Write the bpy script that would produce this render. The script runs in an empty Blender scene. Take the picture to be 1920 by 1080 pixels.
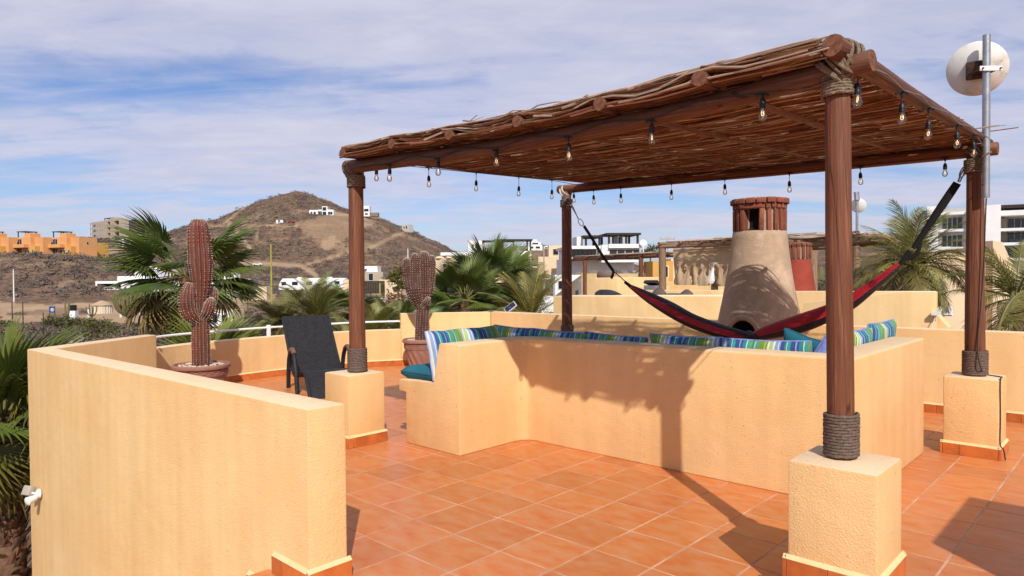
import bpy, bmesh, math, random
import numpy as np
from mathutils import Vector, Matrix, Quaternion
RND = random.Random(11)
NPR = np.random.default_rng(5)
rad = math.radians
SC = bpy.context.scene
COL = SC.collection

# ------------------------------------------------------------------ camera (metres; x,y along the tile grid, z up from the terrace floor)
F = 1295.07
CAM = Vector((4.061, -2.936, 1.659))
RT = Vector((0.7309, 0.6824, -0.0067)).normalized()
FW = Vector((-0.6822, 0.7309, -0.0210)); FW = (FW - RT * FW.dot(RT)).normalized()
UP = RT.cross(FW).normalized()
cam = bpy.data.cameras.new('camera'); cam_ob = bpy.data.objects.new('camera', cam); COL.objects.link(cam_ob)
cam.sensor_width = 36.0; cam.lens = F * 36.0 / 1920.0; cam.clip_start = 0.05; cam.clip_end = 12000
m = Matrix((RT, UP, -FW)).transposed().to_4x4(); m.translation = CAM
cam_ob.matrix_world = m; SC.camera = cam_ob

# ------------------------------------------------------------------ light and sky
SUN_AZ = Vector((0.785, -0.62)); SUN_EL = rad(41)
SKY_ROT = math.atan2(SUN_AZ.x, SUN_AZ.y)
sun = bpy.data.lights.new('sun', 'SUN'); sun.energy = 4.5; sun.angle = rad(0.53); sun.color = (1.0, 0.945, 0.86)
sun_ob = bpy.data.objects.new('sun', sun); COL.objects.link(sun_ob)
sd = Vector((SUN_AZ.x * math.cos(SUN_EL), SUN_AZ.y * math.cos(SUN_EL), math.sin(SUN_EL)))
sun_ob.rotation_euler = (-sd).to_track_quat('-Z', 'Y').to_euler(); sun_ob.location = (20, -20, 30)
SC.view_settings.view_transform = 'Standard'; SC.view_settings.look = 'None'
SC.view_settings.exposure = 0.03; SC.view_settings.gamma = 1.0; SC.view_settings.use_curve_mapping = False
SC.cycles.max_bounces = 6; SC.cycles.transparent_max_bounces = 12

def N(nt, typ, **kw):
    n = nt.nodes.new(typ)
    for k, v in kw.items():
        if k.startswith('i_'):
            n.inputs[k[2:].replace('_', ' ')].default_value = v
        else:
            setattr(n, k, v)
    return n
def ramp(nt, stops, interp='LINEAR'):
    n = nt.nodes.new('ShaderNodeValToRGB'); cr = n.color_ramp; cr.interpolation = interp
    while len(cr.elements) > 1: cr.elements.remove(cr.elements[-1])
    for i, (p, c) in enumerate(stops):
        e = cr.elements[0] if i == 0 else cr.elements.new(p)
        e.position = p; e.color = (c[0], c[1], c[2], 1) if hasattr(c, '__len__') else (c, c, c, 1)
    return n

W = bpy.data.worlds.new('World'); SC.world = W; W.use_nodes = True
def make_world():
    nt = W.node_tree; nt.nodes.clear(); L = nt.links.new
    out = N(nt, 'ShaderNodeOutputWorld'); bg = N(nt, 'ShaderNodeBackground'); bg.inputs['Strength'].default_value = 0.1
    sky = N(nt, 'ShaderNodeTexSky', sky_type='NISHITA', sun_disc=False, sun_elevation=SUN_EL, sun_rotation=SKY_ROT, air_density=1.0, dust_density=0.6, ozone_density=2.0)
    tc = N(nt, 'ShaderNodeTexCoord')
    rot = N(nt, 'ShaderNodeVectorRotate', rotation_type='Z_AXIS'); rot.inputs['Angle'].default_value = -rad(43)
    L(tc.outputs['Generated'], rot.inputs['Vector'])
    sx = N(nt, 'ShaderNodeSeparateXYZ'); L(rot.outputs[0], sx.inputs[0])
    zz = N(nt, 'ShaderNodeMath', operation='MAXIMUM'); L(sx.outputs['Z'], zz.inputs[0]); zz.inputs[1].default_value = 0.0
    za = N(nt, 'ShaderNodeMath', operation='ADD'); L(zz.outputs[0], za.inputs[0]); za.inputs[1].default_value = 0.09
    u = N(nt, 'ShaderNodeMath', operation='DIVIDE'); L(sx.outputs['X'], u.inputs[0]); L(za.outputs[0], u.inputs[1])
    v = N(nt, 'ShaderNodeMath', operation='DIVIDE'); L(sx.outputs['Y'], v.inputs[0]); L(za.outputs[0], v.inputs[1])
    cb = N(nt, 'ShaderNodeCombineXYZ'); L(u.outputs[0], cb.inputs[0]); L(v.outputs[0], cb.inputs[1])
    def layer(rotz, scl, loc, nscale, detail, rough, dist):
        mp = N(nt, 'ShaderNodeMapping'); mp.inputs['Rotation'].default_value = (0, 0, rotz); mp.inputs['Scale'].default_value = scl; mp.inputs['Location'].default_value = loc
        L(cb.outputs[0], mp.inputs['Vector'])
        n = N(nt, 'ShaderNodeTexNoise'); n.inputs['Scale'].default_value = nscale; n.inputs['Detail'].default_value = detail
        n.inputs['Roughness'].default_value = rough; n.inputs['Distortion'].default_value = dist
        L(mp.outputs[0], n.inputs['Vector']); return n.outputs['Fac']
    a = layer(rad(28), (0.28, 1.25, 1), (1.996, 12.694, 0), 0.95, 3, 0.5, 0.4)     # broad bands
    b = layer(rad(22), (0.42, 1.6, 1), (15.2857, 1.7539, 0), 1.7, 8, 0.6, 0.7)         # fine streaks
    c = layer(rad(-20), (1.0, 1.4, 1), (9.4, 2.7, 0), 2.6, 9, 0.62, 0.4)       # wisps
    def mul(x, k):
        q = N(nt, 'ShaderNodeMath', operation='MULTIPLY'); L(x, q.inputs[0]); q.inputs[1].default_value = k; return q.outputs[0]
    def add(x, y):
        q = N(nt, 'ShaderNodeMath', operation='ADD'); L(x, q.inputs[0]); L(y, q.inputs[1]); return q.outputs[0]
    s = add(add(mul(a, 0.85), mul(b, 0.42)), mul(c, 0.24))
    hz = N(nt, 'ShaderNodeMapRange'); L(zz.outputs[0], hz.inputs[0]); hz.inputs[1].default_value = 0.0; hz.inputs[2].default_value = 0.16; hz.inputs[3].default_value = -0.075; hz.inputs[4].default_value = 0.0
    s = add(s, hz.outputs[0])
    rp = ramp(nt, [(0.575, 0.05), (0.675, 0.40), (0.745, 0.76), (0.90, 0.97)]); L(s, rp.inputs[0])
    # sky itself: a little deeper and more violet, as the photograph has it
    tint = N(nt, 'ShaderNodeMixRGB', blend_type='MULTIPLY'); tint.inputs[0].default_value = 1; L(sky.outputs[0], tint.inputs[1]); tint.inputs[2].default_value = (0.78, 0.88, 1.16, 1)
    # cloud colour : lavender white, slightly bluer where thin
    cc = N(nt, 'ShaderNodeMixRGB'); L(c, cc.inputs[0]); cc.inputs[1].default_value = (5.1, 5.3, 7.0, 1); cc.inputs[2].default_value = (7.3, 7.2, 8.3, 1)
    mx = N(nt, 'ShaderNodeMixRGB'); L(rp.outputs[0], mx.inputs[0]); L(tint.outputs[0], mx.inputs[1]); L(cc.outputs[0], mx.inputs[2])
    L(mx.outputs[0], bg.inputs['Color']); L(bg.outputs[0], out.inputs['Surface'])
make_world()

# ------------------------------------------------------------------ placing helpers: a direction of sight cut with a plane of the place
HC = Vector((960, 540))
def ray(px, py): return FW + RT * ((px - 960) / F) + UP * ((540 - py) / F)
def at(px, py, d): return CAM + ray(px, py) * d
def onX(px, py, X): r = ray(px, py); return CAM + r * ((X - CAM.x) / r.x)
def onY(px, py, Y): r = ray(px, py); return CAM + r * ((Y - CAM.y) / r.y)
def onZ(px, py, Z): r = ray(px, py); return CAM + r * ((Z - CAM.z) / r.z)
def proj(p):
    v = Vector(p) - CAM; d = v.dot(FW)
    return 960 + F * v.dot(RT) / d, 540 - F * v.dot(UP) / d, d

# ------------------------------------------------------------------ mesh building
class MB:
    def __init__(s): s.v = []; s.f = []; s.m = []
    def add(s, vs, fs, mi=0):
        o = len(s.v); s.v.extend([tuple(p) for p in vs]); s.f.extend([tuple(i + o for i in f) for f in fs]); s.m.extend([mi] * len(fs)); return s
    def box(s, x0, x1, y0, y1, z0, z1, M=None, mi=0):
        vs = [Vector(p) for p in ((x0,y0,z0),(x1,y0,z0),(x1,y1,z0),(x0,y1,z0),(x0,y0,z1),(x1,y0,z1),(x1,y1,z1),(x0,y1,z1))]
        if M is not None: vs = [M @ p for p in vs]
        return s.add(vs, [(0,3,2,1),(4,5,6,7),(0,1,5,4),(1,2,6,5),(2,3,7,6),(3,0,4,7)], mi)
    def prism(s, poly, z0, z1, mi=0):
        n = len(poly); g = lambda z, i: z[i] if hasattr(z, '__len__') else z
        vs = [(p[0], p[1], g(z0, i)) for i, p in enumerate(poly)] + [(p[0], p[1], g(z1, i)) for i, p in enumerate(poly)]
        return s.add(vs, [tuple(range(n))[::-1], tuple(range(n, 2*n))] + [(i, (i+1) % n, n + (i+1) % n, n + i) for i in range(n)], mi)
    def grid(s, P, closeu=False, closev=False, mi=0, flip=False):
        nu = len(P); nv = len(P[0]); vs = [p for row in P for p in row]; fs = []
        for i in range(nu - (0 if closeu else 1)):
            for j in range(nv - (0 if closev else 1)):
                a = i*nv + j; b = ((i+1) % nu)*nv + j; c = ((i+1) % nu)*nv + (j+1) % nv; d = i*nv + (j+1) % nv
                fs.append((a, d, c, b) if flip else (a, b, c, d))
        return s.add(vs, fs, mi)
    def tube(s, pts, r, n=8, caps=True, mi=0, closed=False, flat=1.0, up=None):
        pts = [Vector(p) for p in pts]; k = len(pts); rows = []
        prev = None
        for i, p in enumerate(pts):
            a = pts[(i-1) % k] if (i > 0 or closed) else p; b = pts[(i+1) % k] if (i < k-1 or closed) else p
            t = (b - a).normalized()
            if prev is None:
                ref = Vector(up) if up is not None else (Vector((0,0,1)) if abs(t.z) < 0.9 else Vector((1,0,0)))
                u = (ref - t * ref.dot(t)).normalized()
            else: u = (prev - t * prev.dot(t)).normalized()
            prev = u; w = t.cross(u); ri = r[i] if hasattr(r, '__len__') else r
            rows.append([p + (u * math.cos(2*math.pi*j/n) + w * flat * math.sin(2*math.pi*j/n)) * ri for j in range(n)])
        o = len(s.v)
        s.grid(rows, closeu=closed, closev=True, mi=mi, flip=True)
        if caps and not closed:
            s.f.append(tuple(o + j for j in range(n))[::-1]); s.m.append(mi)
            s.f.append(tuple(o + (k-1)*n + j for j in range(n))); s.m.append(mi)
        return s
    def lathe(s, prof, n=24, c=(0,0,0), mi=0, closed=False):
        rows = [[(c[0] + r*math.cos(2*math.pi*j/n), c[1] + r*math.sin(2*math.pi*j/n), c[2] + z) for j in range(n)] for r, z in prof]
        o = len(s.v); s.grid(rows, closeu=closed, closev=True, mi=mi, flip=True)
        if not closed:
            if prof[0][0] > 1e-4: s.f.append(tuple(o + j for j in range(n))[::-1]); s.m.append(mi)
            if prof[-1][0] > 1e-4: s.f.append(tuple(o + (len(prof)-1)*n + j for j in range(n))); s.m.append(mi)
        return s
    def xf(s, M, start=0):
        s.v[start:] = [tuple(M @ Vector(p)) for p in s.v[start:]]; return s
    def mesh(s, name, mats, off=(0,0,0), smooth=True, bevel=0, bsegs=2, ang=38):
        me = bpy.data.meshes.new(name); o = Vector(off)
        me.from_pydata([tuple(Vector(p) - o) for p in s.v], [], s.f)
        me.polygons.foreach_set('material_index', s.m)
        for mt in (mats if isinstance(mats, (list, tuple)) else [mats]): me.materials.append(mt)
        if bevel:
            bm = bmesh.new(); bm.from_mesh(me)
            bmesh.ops.recalc_face_normals(bm, faces=bm.faces)
            ed = [e for e in bm.edges if len(e.link_faces) == 2 and e.calc_face_angle(0) > rad(30)]
            bmesh.ops.bevel(bm, geom=ed, offset=bevel, segments=bsegs, affect='EDGES', profile=0.5, clamp_overlap=True)
            bm.to_mesh(me); bm.free()
        if smooth:
            me.polygons.foreach_set('use_smooth', [True] * len(me.polygons)); me.set_sharp_from_angle(angle=rad(ang))
        me.update(); return me
def link(name, me, parent=None, loc=None):
    o = bpy.data.objects.new(name, me); COL.objects.link(o)
    if parent is not None: o.parent = parent
    if loc is not None: o.location = loc
    return o
def tag(o, label=None, cat=None, group=None, kind=None):
    if label: o['label'] = label
    if cat: o['category'] = cat
    if group: o['group'] = group
    if kind: o['kind'] = kind
    return o
def thing(name, label, cat, loc=(0,0,0), rz=0, group=None):
    o = bpy.data.objects.new(name, None); COL.objects.link(o); o.empty_display_size = 0.1
    o.location = loc; o.rotation_euler = (0, 0, rz); return tag(o, label, cat, group)
def part(name, mb, mats, parent=None, smooth=True, bevel=0, world=True, off=None, ang=38, bsegs=2):
    """one mesh object; for a world-built part the offset of its thing is taken out"""
    if off is None:
        off = (0,0,0); q = parent
        while q is not None and world: off = Vector(off) + Vector(q.location); q = q.parent
    return link(name, mb.mesh(name, mats, off, smooth, bevel, bsegs, ang), parent)
def solo(name, mb, mats, label, cat, group=None, loc=None, **kw):
    """a thing that is a single mesh; origin put at its base centre"""
    vs = np.array(mb.v); c = (vs.min(0) + vs.max(0)) / 2; c[2] = vs[:, 2].min()
    loc = Vector(c) if loc is None else Vector(loc)
    o = part(name, mb, mats, None, off=loc, **kw); o.location = loc
    return tag(o, label, cat, group)
def copy_tree(o, parent=None):
    c = o.copy(); COL.objects.link(c)
    if parent is not None: c.parent = parent
    for ch in o.children: copy_tree(ch, c)
    return c
def np_obj(name, V, Q, mats, mi=None, smooth=False, attrs=None):
    me = bpy.data.meshes.new(name); V = np.asarray(V, np.float32); Q = np.asarray(Q, np.int32); k = Q.shape[1]
    me.vertices.add(len(V)); me.vertices.foreach_set('co', V.ravel())
    me.loops.add(Q.size); me.loops.foreach_set('vertex_index', Q.ravel())
    me.polygons.add(len(Q)); me.polygons.foreach_set('loop_start', np.arange(0, Q.size, k, dtype=np.int32))
    if mi is not None: me.polygons.foreach_set('material_index', np.asarray(mi, np.int32))
    if smooth: me.polygons.foreach_set('use_smooth', np.ones(len(Q), bool))
    for a, (typ, val) in (attrs or {}).items():
        at_ = me.attributes.new(a, typ, 'POINT'); at_.data.foreach_set('value' if typ == 'FLOAT' else 'color', np.asarray(val, np.float32).ravel())
    for mt in mats: me.materials.append(mt)
    me.update(calc_edges=True); me.validate(); return link(name, me)
def hsh(x, y): 
    v = np.sin(x * 127.1 + y * 311.7) * 43758.5453; return v - np.floor(v)
def vnoise(x, y):
    xi = np.floor(x); yi = np.floor(y); fx = x - xi; fy = y - yi; fx = fx*fx*(3-2*fx); fy = fy*fy*(3-2*fy)
    return (hsh(xi,yi)*(1-fx)+hsh(xi+1,yi)*fx)*(1-fy)+(hsh(xi,yi+1)*(1-fx)+hsh(xi+1,yi+1)*fx)*fy
def fbm(x, y, o=4):
    s = 0; a = .5
    for i in range(o): s = s + a * (vnoise(x, y) - .5); x = x*2.03+17; y = y*2.03+9; a *= .5
    return s

# ------------------------------------------------------------------ materials
def mk(name, c1, c2=None, ns=5.0, stretch=(1,1,1), rough=.8, bump=0.0, bs=60.0, spec=.35, isl=0.0, orn=0.0, metal=0.0, det=5, mid=(.35,.65), bstretch=None, c3=None, trans=0.0, sheen=0, bdist=.01, hue=0.0):
    mt = bpy.data.materials.new(name); mt.use_nodes = True; nt = mt.node_tree; L = nt.links.new
    b = nt.nodes['Principled BSDF']; b.inputs['Roughness'].default_value = rough; b.inputs['Specular IOR Level'].default_value = spec; b.inputs['Metallic'].default_value = metal
    tc = N(nt, 'ShaderNodeTexCoord'); mp = N(nt, 'ShaderNodeMapping'); mp.inputs['Scale'].default_value = stretch; L(tc.outputs['Object'], mp.inputs[0])
    oi = None; vec = mp.outputs[0]
    if orn:
        oi = N(nt, 'ShaderNodeObjectInfo'); va = N(nt, 'ShaderNodeVectorMath', operation='ADD'); sc = N(nt, 'ShaderNodeVectorMath', operation='SCALE')
        cx = N(nt, 'ShaderNodeCombineXYZ'); L(oi.outputs['Random'], cx.inputs[0]); L(oi.outputs['Random'], cx.inputs[1]); L(cx.outputs[0], sc.inputs[0]); sc.inputs[3].default_value = 37.0
        L(mp.outputs[0], va.inputs[0]); L(sc.outputs[0], va.inputs[1]); vec = va.outputs[0]
    if c2 is None: c2 = tuple(x * .85 for x in c1)
    nz = N(nt, 'ShaderNodeTexNoise'); nz.inputs['Scale'].default_value = ns; nz.inputs['Detail'].default_value = det; nz.inputs['Roughness'].default_value = .6; L(vec, nz.inputs['Vector'])
    st = [(mid[0], c1), (mid[1], c2)]
    if c3: st = [(mid[0], c1), ((mid[0]+mid[1])/2, c2), (mid[1], c3)]
    rp = ramp(nt, st); L(nz.outputs['Fac'], rp.inputs[0]); col = rp.outputs[0]
    rnd = None
    if isl:
        g = N(nt, 'ShaderNodeNewGeometry'); rnd = g.outputs['Random Per Island']; amt = isl
        if orn:
            a = N(nt, 'ShaderNodeMath', operation='ADD'); L(rnd, a.inputs[0]); L(oi.outputs['Random'], a.inputs[1]); fr = N(nt, 'ShaderNodeMath', operation='FRACT'); L(a.outputs[0], fr.inputs[0]); rnd = fr.outputs[0]
    elif orn: rnd = oi.outputs['Random']; amt = orn
    if rnd is not None:
        mr = N(nt, 'ShaderNodeMapRange'); L(rnd, mr.inputs[0]); mr.inputs[3].default_value = 1 - amt; mr.inputs[4].default_value = 1 + amt
        hs = N(nt, 'ShaderNodeHueSaturation'); L(col, hs.inputs['Color']); L(mr.outputs[0], hs.inputs['Value'])
        if hue:
            mh = N(nt, 'ShaderNodeMapRange'); w = N(nt, 'ShaderNodeMath', operation='MULTIPLY'); L(rnd, w.inputs[0]); w.inputs[1].default_value = 7.31
            fr = N(nt, 'ShaderNodeMath', operation='FRACT'); L(w.outputs[0], fr.inputs[0]); L(fr.outputs[0], mh.inputs[0]); mh.inputs[3].default_value = .5-hue; mh.inputs[4].default_value = .5+hue; L(mh.outputs[0], hs.inputs['Hue'])
        col = hs.outputs[0]
    L(col, b.inputs['Base Color'])
    if bump:
        n2 = N(nt, 'ShaderNodeTexNoise'); n2.inputs['Scale'].default_value = bs; n2.inputs['Detail'].default_value = 4
        if bstretch:
            m2 = N(nt, 'ShaderNodeMapping'); m2.inputs['Scale'].default_value = bstretch; L(tc.outputs['Object'], m2.inputs[0]); L(m2.outputs[0], n2.inputs['Vector'])
        else: L(vec, n2.inputs['Vector'])
        bp = N(nt, 'ShaderNodeBump'); bp.inputs['Strength'].default_value = bump; bp.inputs['Distance'].default_value = bdist; L(n2.outputs['Fac'], bp.inputs['Height']); L(bp.outputs[0], b.inputs['Normal'])
    if trans:
        tl = N(nt, 'ShaderNodeBsdfTranslucent'); L(col, tl.inputs['Color']); mx = N(nt, 'ShaderNodeMixShader'); mx.inputs[0].default_value = trans
        L(b.outputs[0], mx.inputs[1]); L(tl.outputs[0], mx.inputs[2]); L(mx.outputs[0], nt.nodes['Material Output'].inputs['Surface'])
    mt.node_tree.nodes['Principled BSDF'].label = name
    return mt
def stucco(name, c1, c2, top, bump=.85, bs=105, streak=.05):
    mt = bpy.data.materials.new(name); mt.use_nodes = True; nt = mt.node_tree; L = nt.links.new; b = nt.nodes['Principled BSDF']
    b.inputs['Roughness'].default_value = .9; b.inputs['Specular IOR Level'].default_value = .2
    tc = N(nt, 'ShaderNodeTexCoord'); g = N(nt, 'ShaderNodeNewGeometry')
    n1 = N(nt, 'ShaderNodeTexNoise'); n1.inputs['Scale'].default_value = 1.6; n1.inputs['Detail'].default_value = 6; L(g.outputs['Position'], n1.inputs['Vector'])
    mp = N(nt, 'ShaderNodeMapping'); mp.inputs['Scale'].default_value = (5, 5, .35); L(g.outputs['Position'], mp.inputs[0])
    n2 = N(nt, 'ShaderNodeTexNoise'); n2.inputs['Scale'].default_value = 1.3; n2.inputs['Detail'].default_value = 5; L(mp.outputs[0], n2.inputs['Vector'])
    r1 = ramp(nt, [(.35, c1), (.65, c2)]); L(n1.outputs['Fac'], r1.inputs[0])
    r2 = ramp(nt, [(.38, 1 - streak), (.62, 1 + streak * .35)]); L(n2.outputs['Fac'], r2.inputs[0])
    mu = N(nt, 'ShaderNodeMixRGB', blend_type='MULTIPLY'); mu.inputs[0].default_value = 1; L(r1.outputs[0], mu.inputs[1]); L(r2.outputs[0], mu.inputs[2])
    # up-facing faces coloured paler: the stronger light on wall tops, painted in
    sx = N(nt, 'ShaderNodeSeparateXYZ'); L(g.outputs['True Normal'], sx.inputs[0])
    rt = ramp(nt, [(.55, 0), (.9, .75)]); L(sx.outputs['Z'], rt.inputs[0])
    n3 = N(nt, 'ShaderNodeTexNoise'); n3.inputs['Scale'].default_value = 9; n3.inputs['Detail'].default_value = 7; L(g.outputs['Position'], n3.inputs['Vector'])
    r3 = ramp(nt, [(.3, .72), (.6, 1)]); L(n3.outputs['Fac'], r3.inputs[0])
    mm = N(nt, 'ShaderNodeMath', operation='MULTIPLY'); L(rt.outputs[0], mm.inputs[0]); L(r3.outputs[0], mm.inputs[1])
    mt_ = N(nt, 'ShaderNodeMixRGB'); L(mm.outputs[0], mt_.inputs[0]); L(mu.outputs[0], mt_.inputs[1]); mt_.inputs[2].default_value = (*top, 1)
    # sparse dark specks
    n4 = N(nt, 'ShaderNodeTexNoise'); n4.inputs['Scale'].default_value = 38; n4.inputs['Detail'].default_value = 3; L(g.outputs['Position'], n4.inputs['Vector'])
    r4 = ramp(nt, [(.26, .72), (.33, 1)]); L(n4.outputs['Fac'], r4.inputs[0])
    m4 = N(nt, 'ShaderNodeMixRGB', blend_type='MULTIPLY'); m4.inputs[0].default_value = 1; L(mt_.outputs[0], m4.inputs[1]); L(r4.outputs[0], m4.inputs[2])
    L(m4.outputs[0], b.inputs['Base Color'])
    nb = N(nt, 'ShaderNodeTexNoise'); nb.inputs['Scale'].default_value = bs; nb.inputs['Detail'].default_value = 5; nb.inputs['Roughness'].default_value = .65; L(g.outputs['Position'], nb.inputs['Vector'])
    nc = N(nt, 'ShaderNodeTexNoise'); nc.inputs['Scale'].default_value = 7; nc.inputs['Detail'].default_value = 2; L(g.outputs['Position'], nc.inputs['Vector'])
    bp = N(nt, 'ShaderNodeBump'); bp.inputs['Strength'].default_value = bump; bp.inputs['Distance'].default_value = .008; L(nb.outputs['Fac'], bp.inputs['Height'])
    b2 = N(nt, 'ShaderNodeBump'); b2.inputs['Strength'].default_value = .28; b2.inputs['Distance'].default_value = .02; L(nc.outputs['Fac'], b2.inputs['Height']); L(bp.outputs[0], b2.inputs['Normal'])
    L(b2.outputs[0], b.inputs['Normal']); return mt
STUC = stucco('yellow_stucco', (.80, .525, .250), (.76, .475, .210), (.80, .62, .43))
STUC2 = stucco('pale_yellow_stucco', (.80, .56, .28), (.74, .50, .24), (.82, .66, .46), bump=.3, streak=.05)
FILLET = mk('plaster_fillet', (.80, .56, .30), (.74, .50, .25), ns=20, rough=.9, bump=.3, bs=90)
TILE = mk('terracotta_tile', (.50, .132, .032), (.53, .180, .056), ns=5.5, stretch=(1, 1.9, 1), rough=.38, spec=.32, orn=.085, hue=.0012, det=9, mid=(.30, .66), c3=(.52, .222, .098), bump=.04, bs=30)
BTILE = mk('terracotta_skirting', (.56, .165, .040), (.42, .105, .028), ns=7, rough=.28, spec=.42, orn=.13, det=7)
GROUT = mk('grout', (.62, .37, .235), (.40, .22, .135), ns=3.5, rough=.9)
def wood(name, c1, c2, c3, rough=.62, ax=2):
    s = [46, 46, 46]; s[ax] = 2.2; cs = [80, 80, 80]; cs[ax] = 2.2
    mt = mk(name, c1, c2, ns=1, stretch=tuple(s), rough=rough, spec=.35, bump=.55, bs=1.0, bstretch=tuple(cs), det=7, mid=(.28, .72), c3=c3, orn=.08, bdist=.012)
    nt = mt.node_tree; L = nt.links.new; b = nt.nodes['Principled BSDF']
    # long drying cracks and knots
    tc = N(nt, 'ShaderNodeTexCoord'); mp = N(nt, 'ShaderNodeMapping'); q = [13, 13, 13]; q[ax] = .5; mp.inputs['Scale'].default_value = q; L(tc.outputs['Object'], mp.inputs[0])
    vo = N(nt, 'ShaderNodeTexVoronoi', feature='DISTANCE_TO_EDGE'); vo.inputs['Scale'].default_value = 1.0; L(mp.outputs[0], vo.inputs['Vector'])
    rc = ramp(nt, [(.004, .30), (.016, 1)]); L(vo.outputs['Distance'], rc.inputs[0])
    vk = N(nt, 'ShaderNodeTexVoronoi'); vk.inputs['Scale'].default_value = 4.2; L(tc.outputs['Object'], vk.inputs['Vector'])
    rk = ramp(nt, [(.05, .45), (.12, 1)]); L(vk.outputs['Distance'], rk.inputs[0])
    src = b.inputs['Base Color'].links[0].from_socket
    m1 = N(nt, 'ShaderNodeMixRGB', blend_type='MULTIPLY'); m1.inputs[0].default_value = .9; L(src, m1.inputs[1]); L(rc.outputs[0], m1.inputs[2])
    m2 = N(nt, 'ShaderNodeMixRGB', blend_type='MULTIPLY'); m2.inputs[0].default_value = .8; L(m1.outputs[0], m2.inputs[1]); L(rk.outputs[0], m2.inputs[2])
    L(m2.outputs[0], b.inputs['Base Color'])
    return mt
WOOD = wood('stained_log', (.215, .076, .032), (.135, .046, .021), (.27, .115, .056))
WOODB = wood('weathered_log', (.165, .066, .034), (.105, .042, .023), (.22, .105, .060))
WOODG = wood('grey_log', (.36, .22, .12), (.24, .14, .08), (.42, .30, .20))
WEND = mk('log_end_grain', (.23, .10, .055), (.10, .04, .022), ns=38, rough=.85, bump=.5, bs=40)
ROPE = mk('sisal_rope', (.27, .205, .145), (.15, .112, .078), ns=70, rough=.95, bump=.8, bs=160, spec=.1)
ROPED = mk('dark_weathered_rope', (.20, .145, .115), (.115, .08, .065), ns=70, rough=.95, bump=.8, bs=160, spec=.1)
STICK = mk('palo_stick', (.235, .090, .034), (.14, .052, .021), ns=9, stretch=(.6, 8, 8), rough=.75, isl=.45, orn=.45, hue=.018, c3=(.34, .16, .07), bump=.3, bs=60)
STICKG = mk('sun_bleached_stick', (.50, .40, .32), (.32, .22, .15), ns=9, stretch=(.6, 8, 8), rough=.8, isl=.3, orn=.3)
BLACK = mk('black_plastic', (.012, .012, .013), ns=5, rough=.45)
CABLE = mk('cable_rubber', (.03, .027, .025), ns=8, rough=.6)
METAL = mk('galvanised_steel', (.42, .43, .44), (.30, .31, .33), ns=14, rough=.45, metal=.75, bump=.1)
RUST = mk('rusty_iron', (.10, .05, .03), (.045, .025, .018), ns=20, rough=.9, bump=.4)
WHITE = mk('white_paint', (.80, .79, .77), (.72, .71, .69), ns=6, rough=.5)
DISHW = mk('dish_enamel', (.70, .68, .63), (.60, .57, .51), ns=9, rough=.5, c3=(.36, .22, .12), mid=(.50, .80))
WICKER_ = None
def wicker():
    mt = bpy.data.materials.new('black_wicker'); mt.use_nodes = True; nt = mt.node_tree; L = nt.links.new; b = nt.nodes['Principled BSDF']
    b.inputs['Roughness'].default_value = .5; b.inputs['Specular IOR Level'].default_value = .3
    tc = N(nt, 'ShaderNodeTexCoord'); mp = N(nt, 'ShaderNodeMapping'); L(tc.outputs['UV'], mp.inputs[0])
    br = N(nt, 'ShaderNodeTexBrick'); br.inputs['Scale'].default_value = 1; br.inputs['Brick Width'].default_value = .034; br.inputs['Row Height'].default_value = .013; br.inputs['Mortar Size'].default_value = .0022; br.inputs['Mortar Smooth'].default_value = .6
    br.inputs['Color1'].default_value = (.013, .013, .015, 1); br.inputs['Color2'].default_value = (.036, .034, .036, 1); br.inputs['Mortar'].default_value = (.004, .004, .004, 1); br.offset = .5
    L(mp.outputs[0], br.inputs['Vector']); L(br.outputs['Color'], b.inputs['Base Color'])
    bp = N(nt, 'ShaderNodeBump', invert=True); bp.inputs['Strength'].default_value = .9; bp.inputs['Distance'].default_value = .004; L(br.outputs['Fac'], bp.inputs['Height']); L(bp.outputs[0], b.inputs['Normal']); return mt
WICKER = wicker()
ARMW = mk('brown_arm_rest', (.17, .085, .05), (.12, .06, .035), ns=6, rough=.4)
TEAL = mk('teal_canvas', (.016, .135, .19), (.013, .115, .165), ns=5, rough=.85, bump=.25, bs=240)
BLUEF = mk('blue_piping', (.30, .36, .66), (.16, .20, .50), ns=9, rough=.85)
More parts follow.
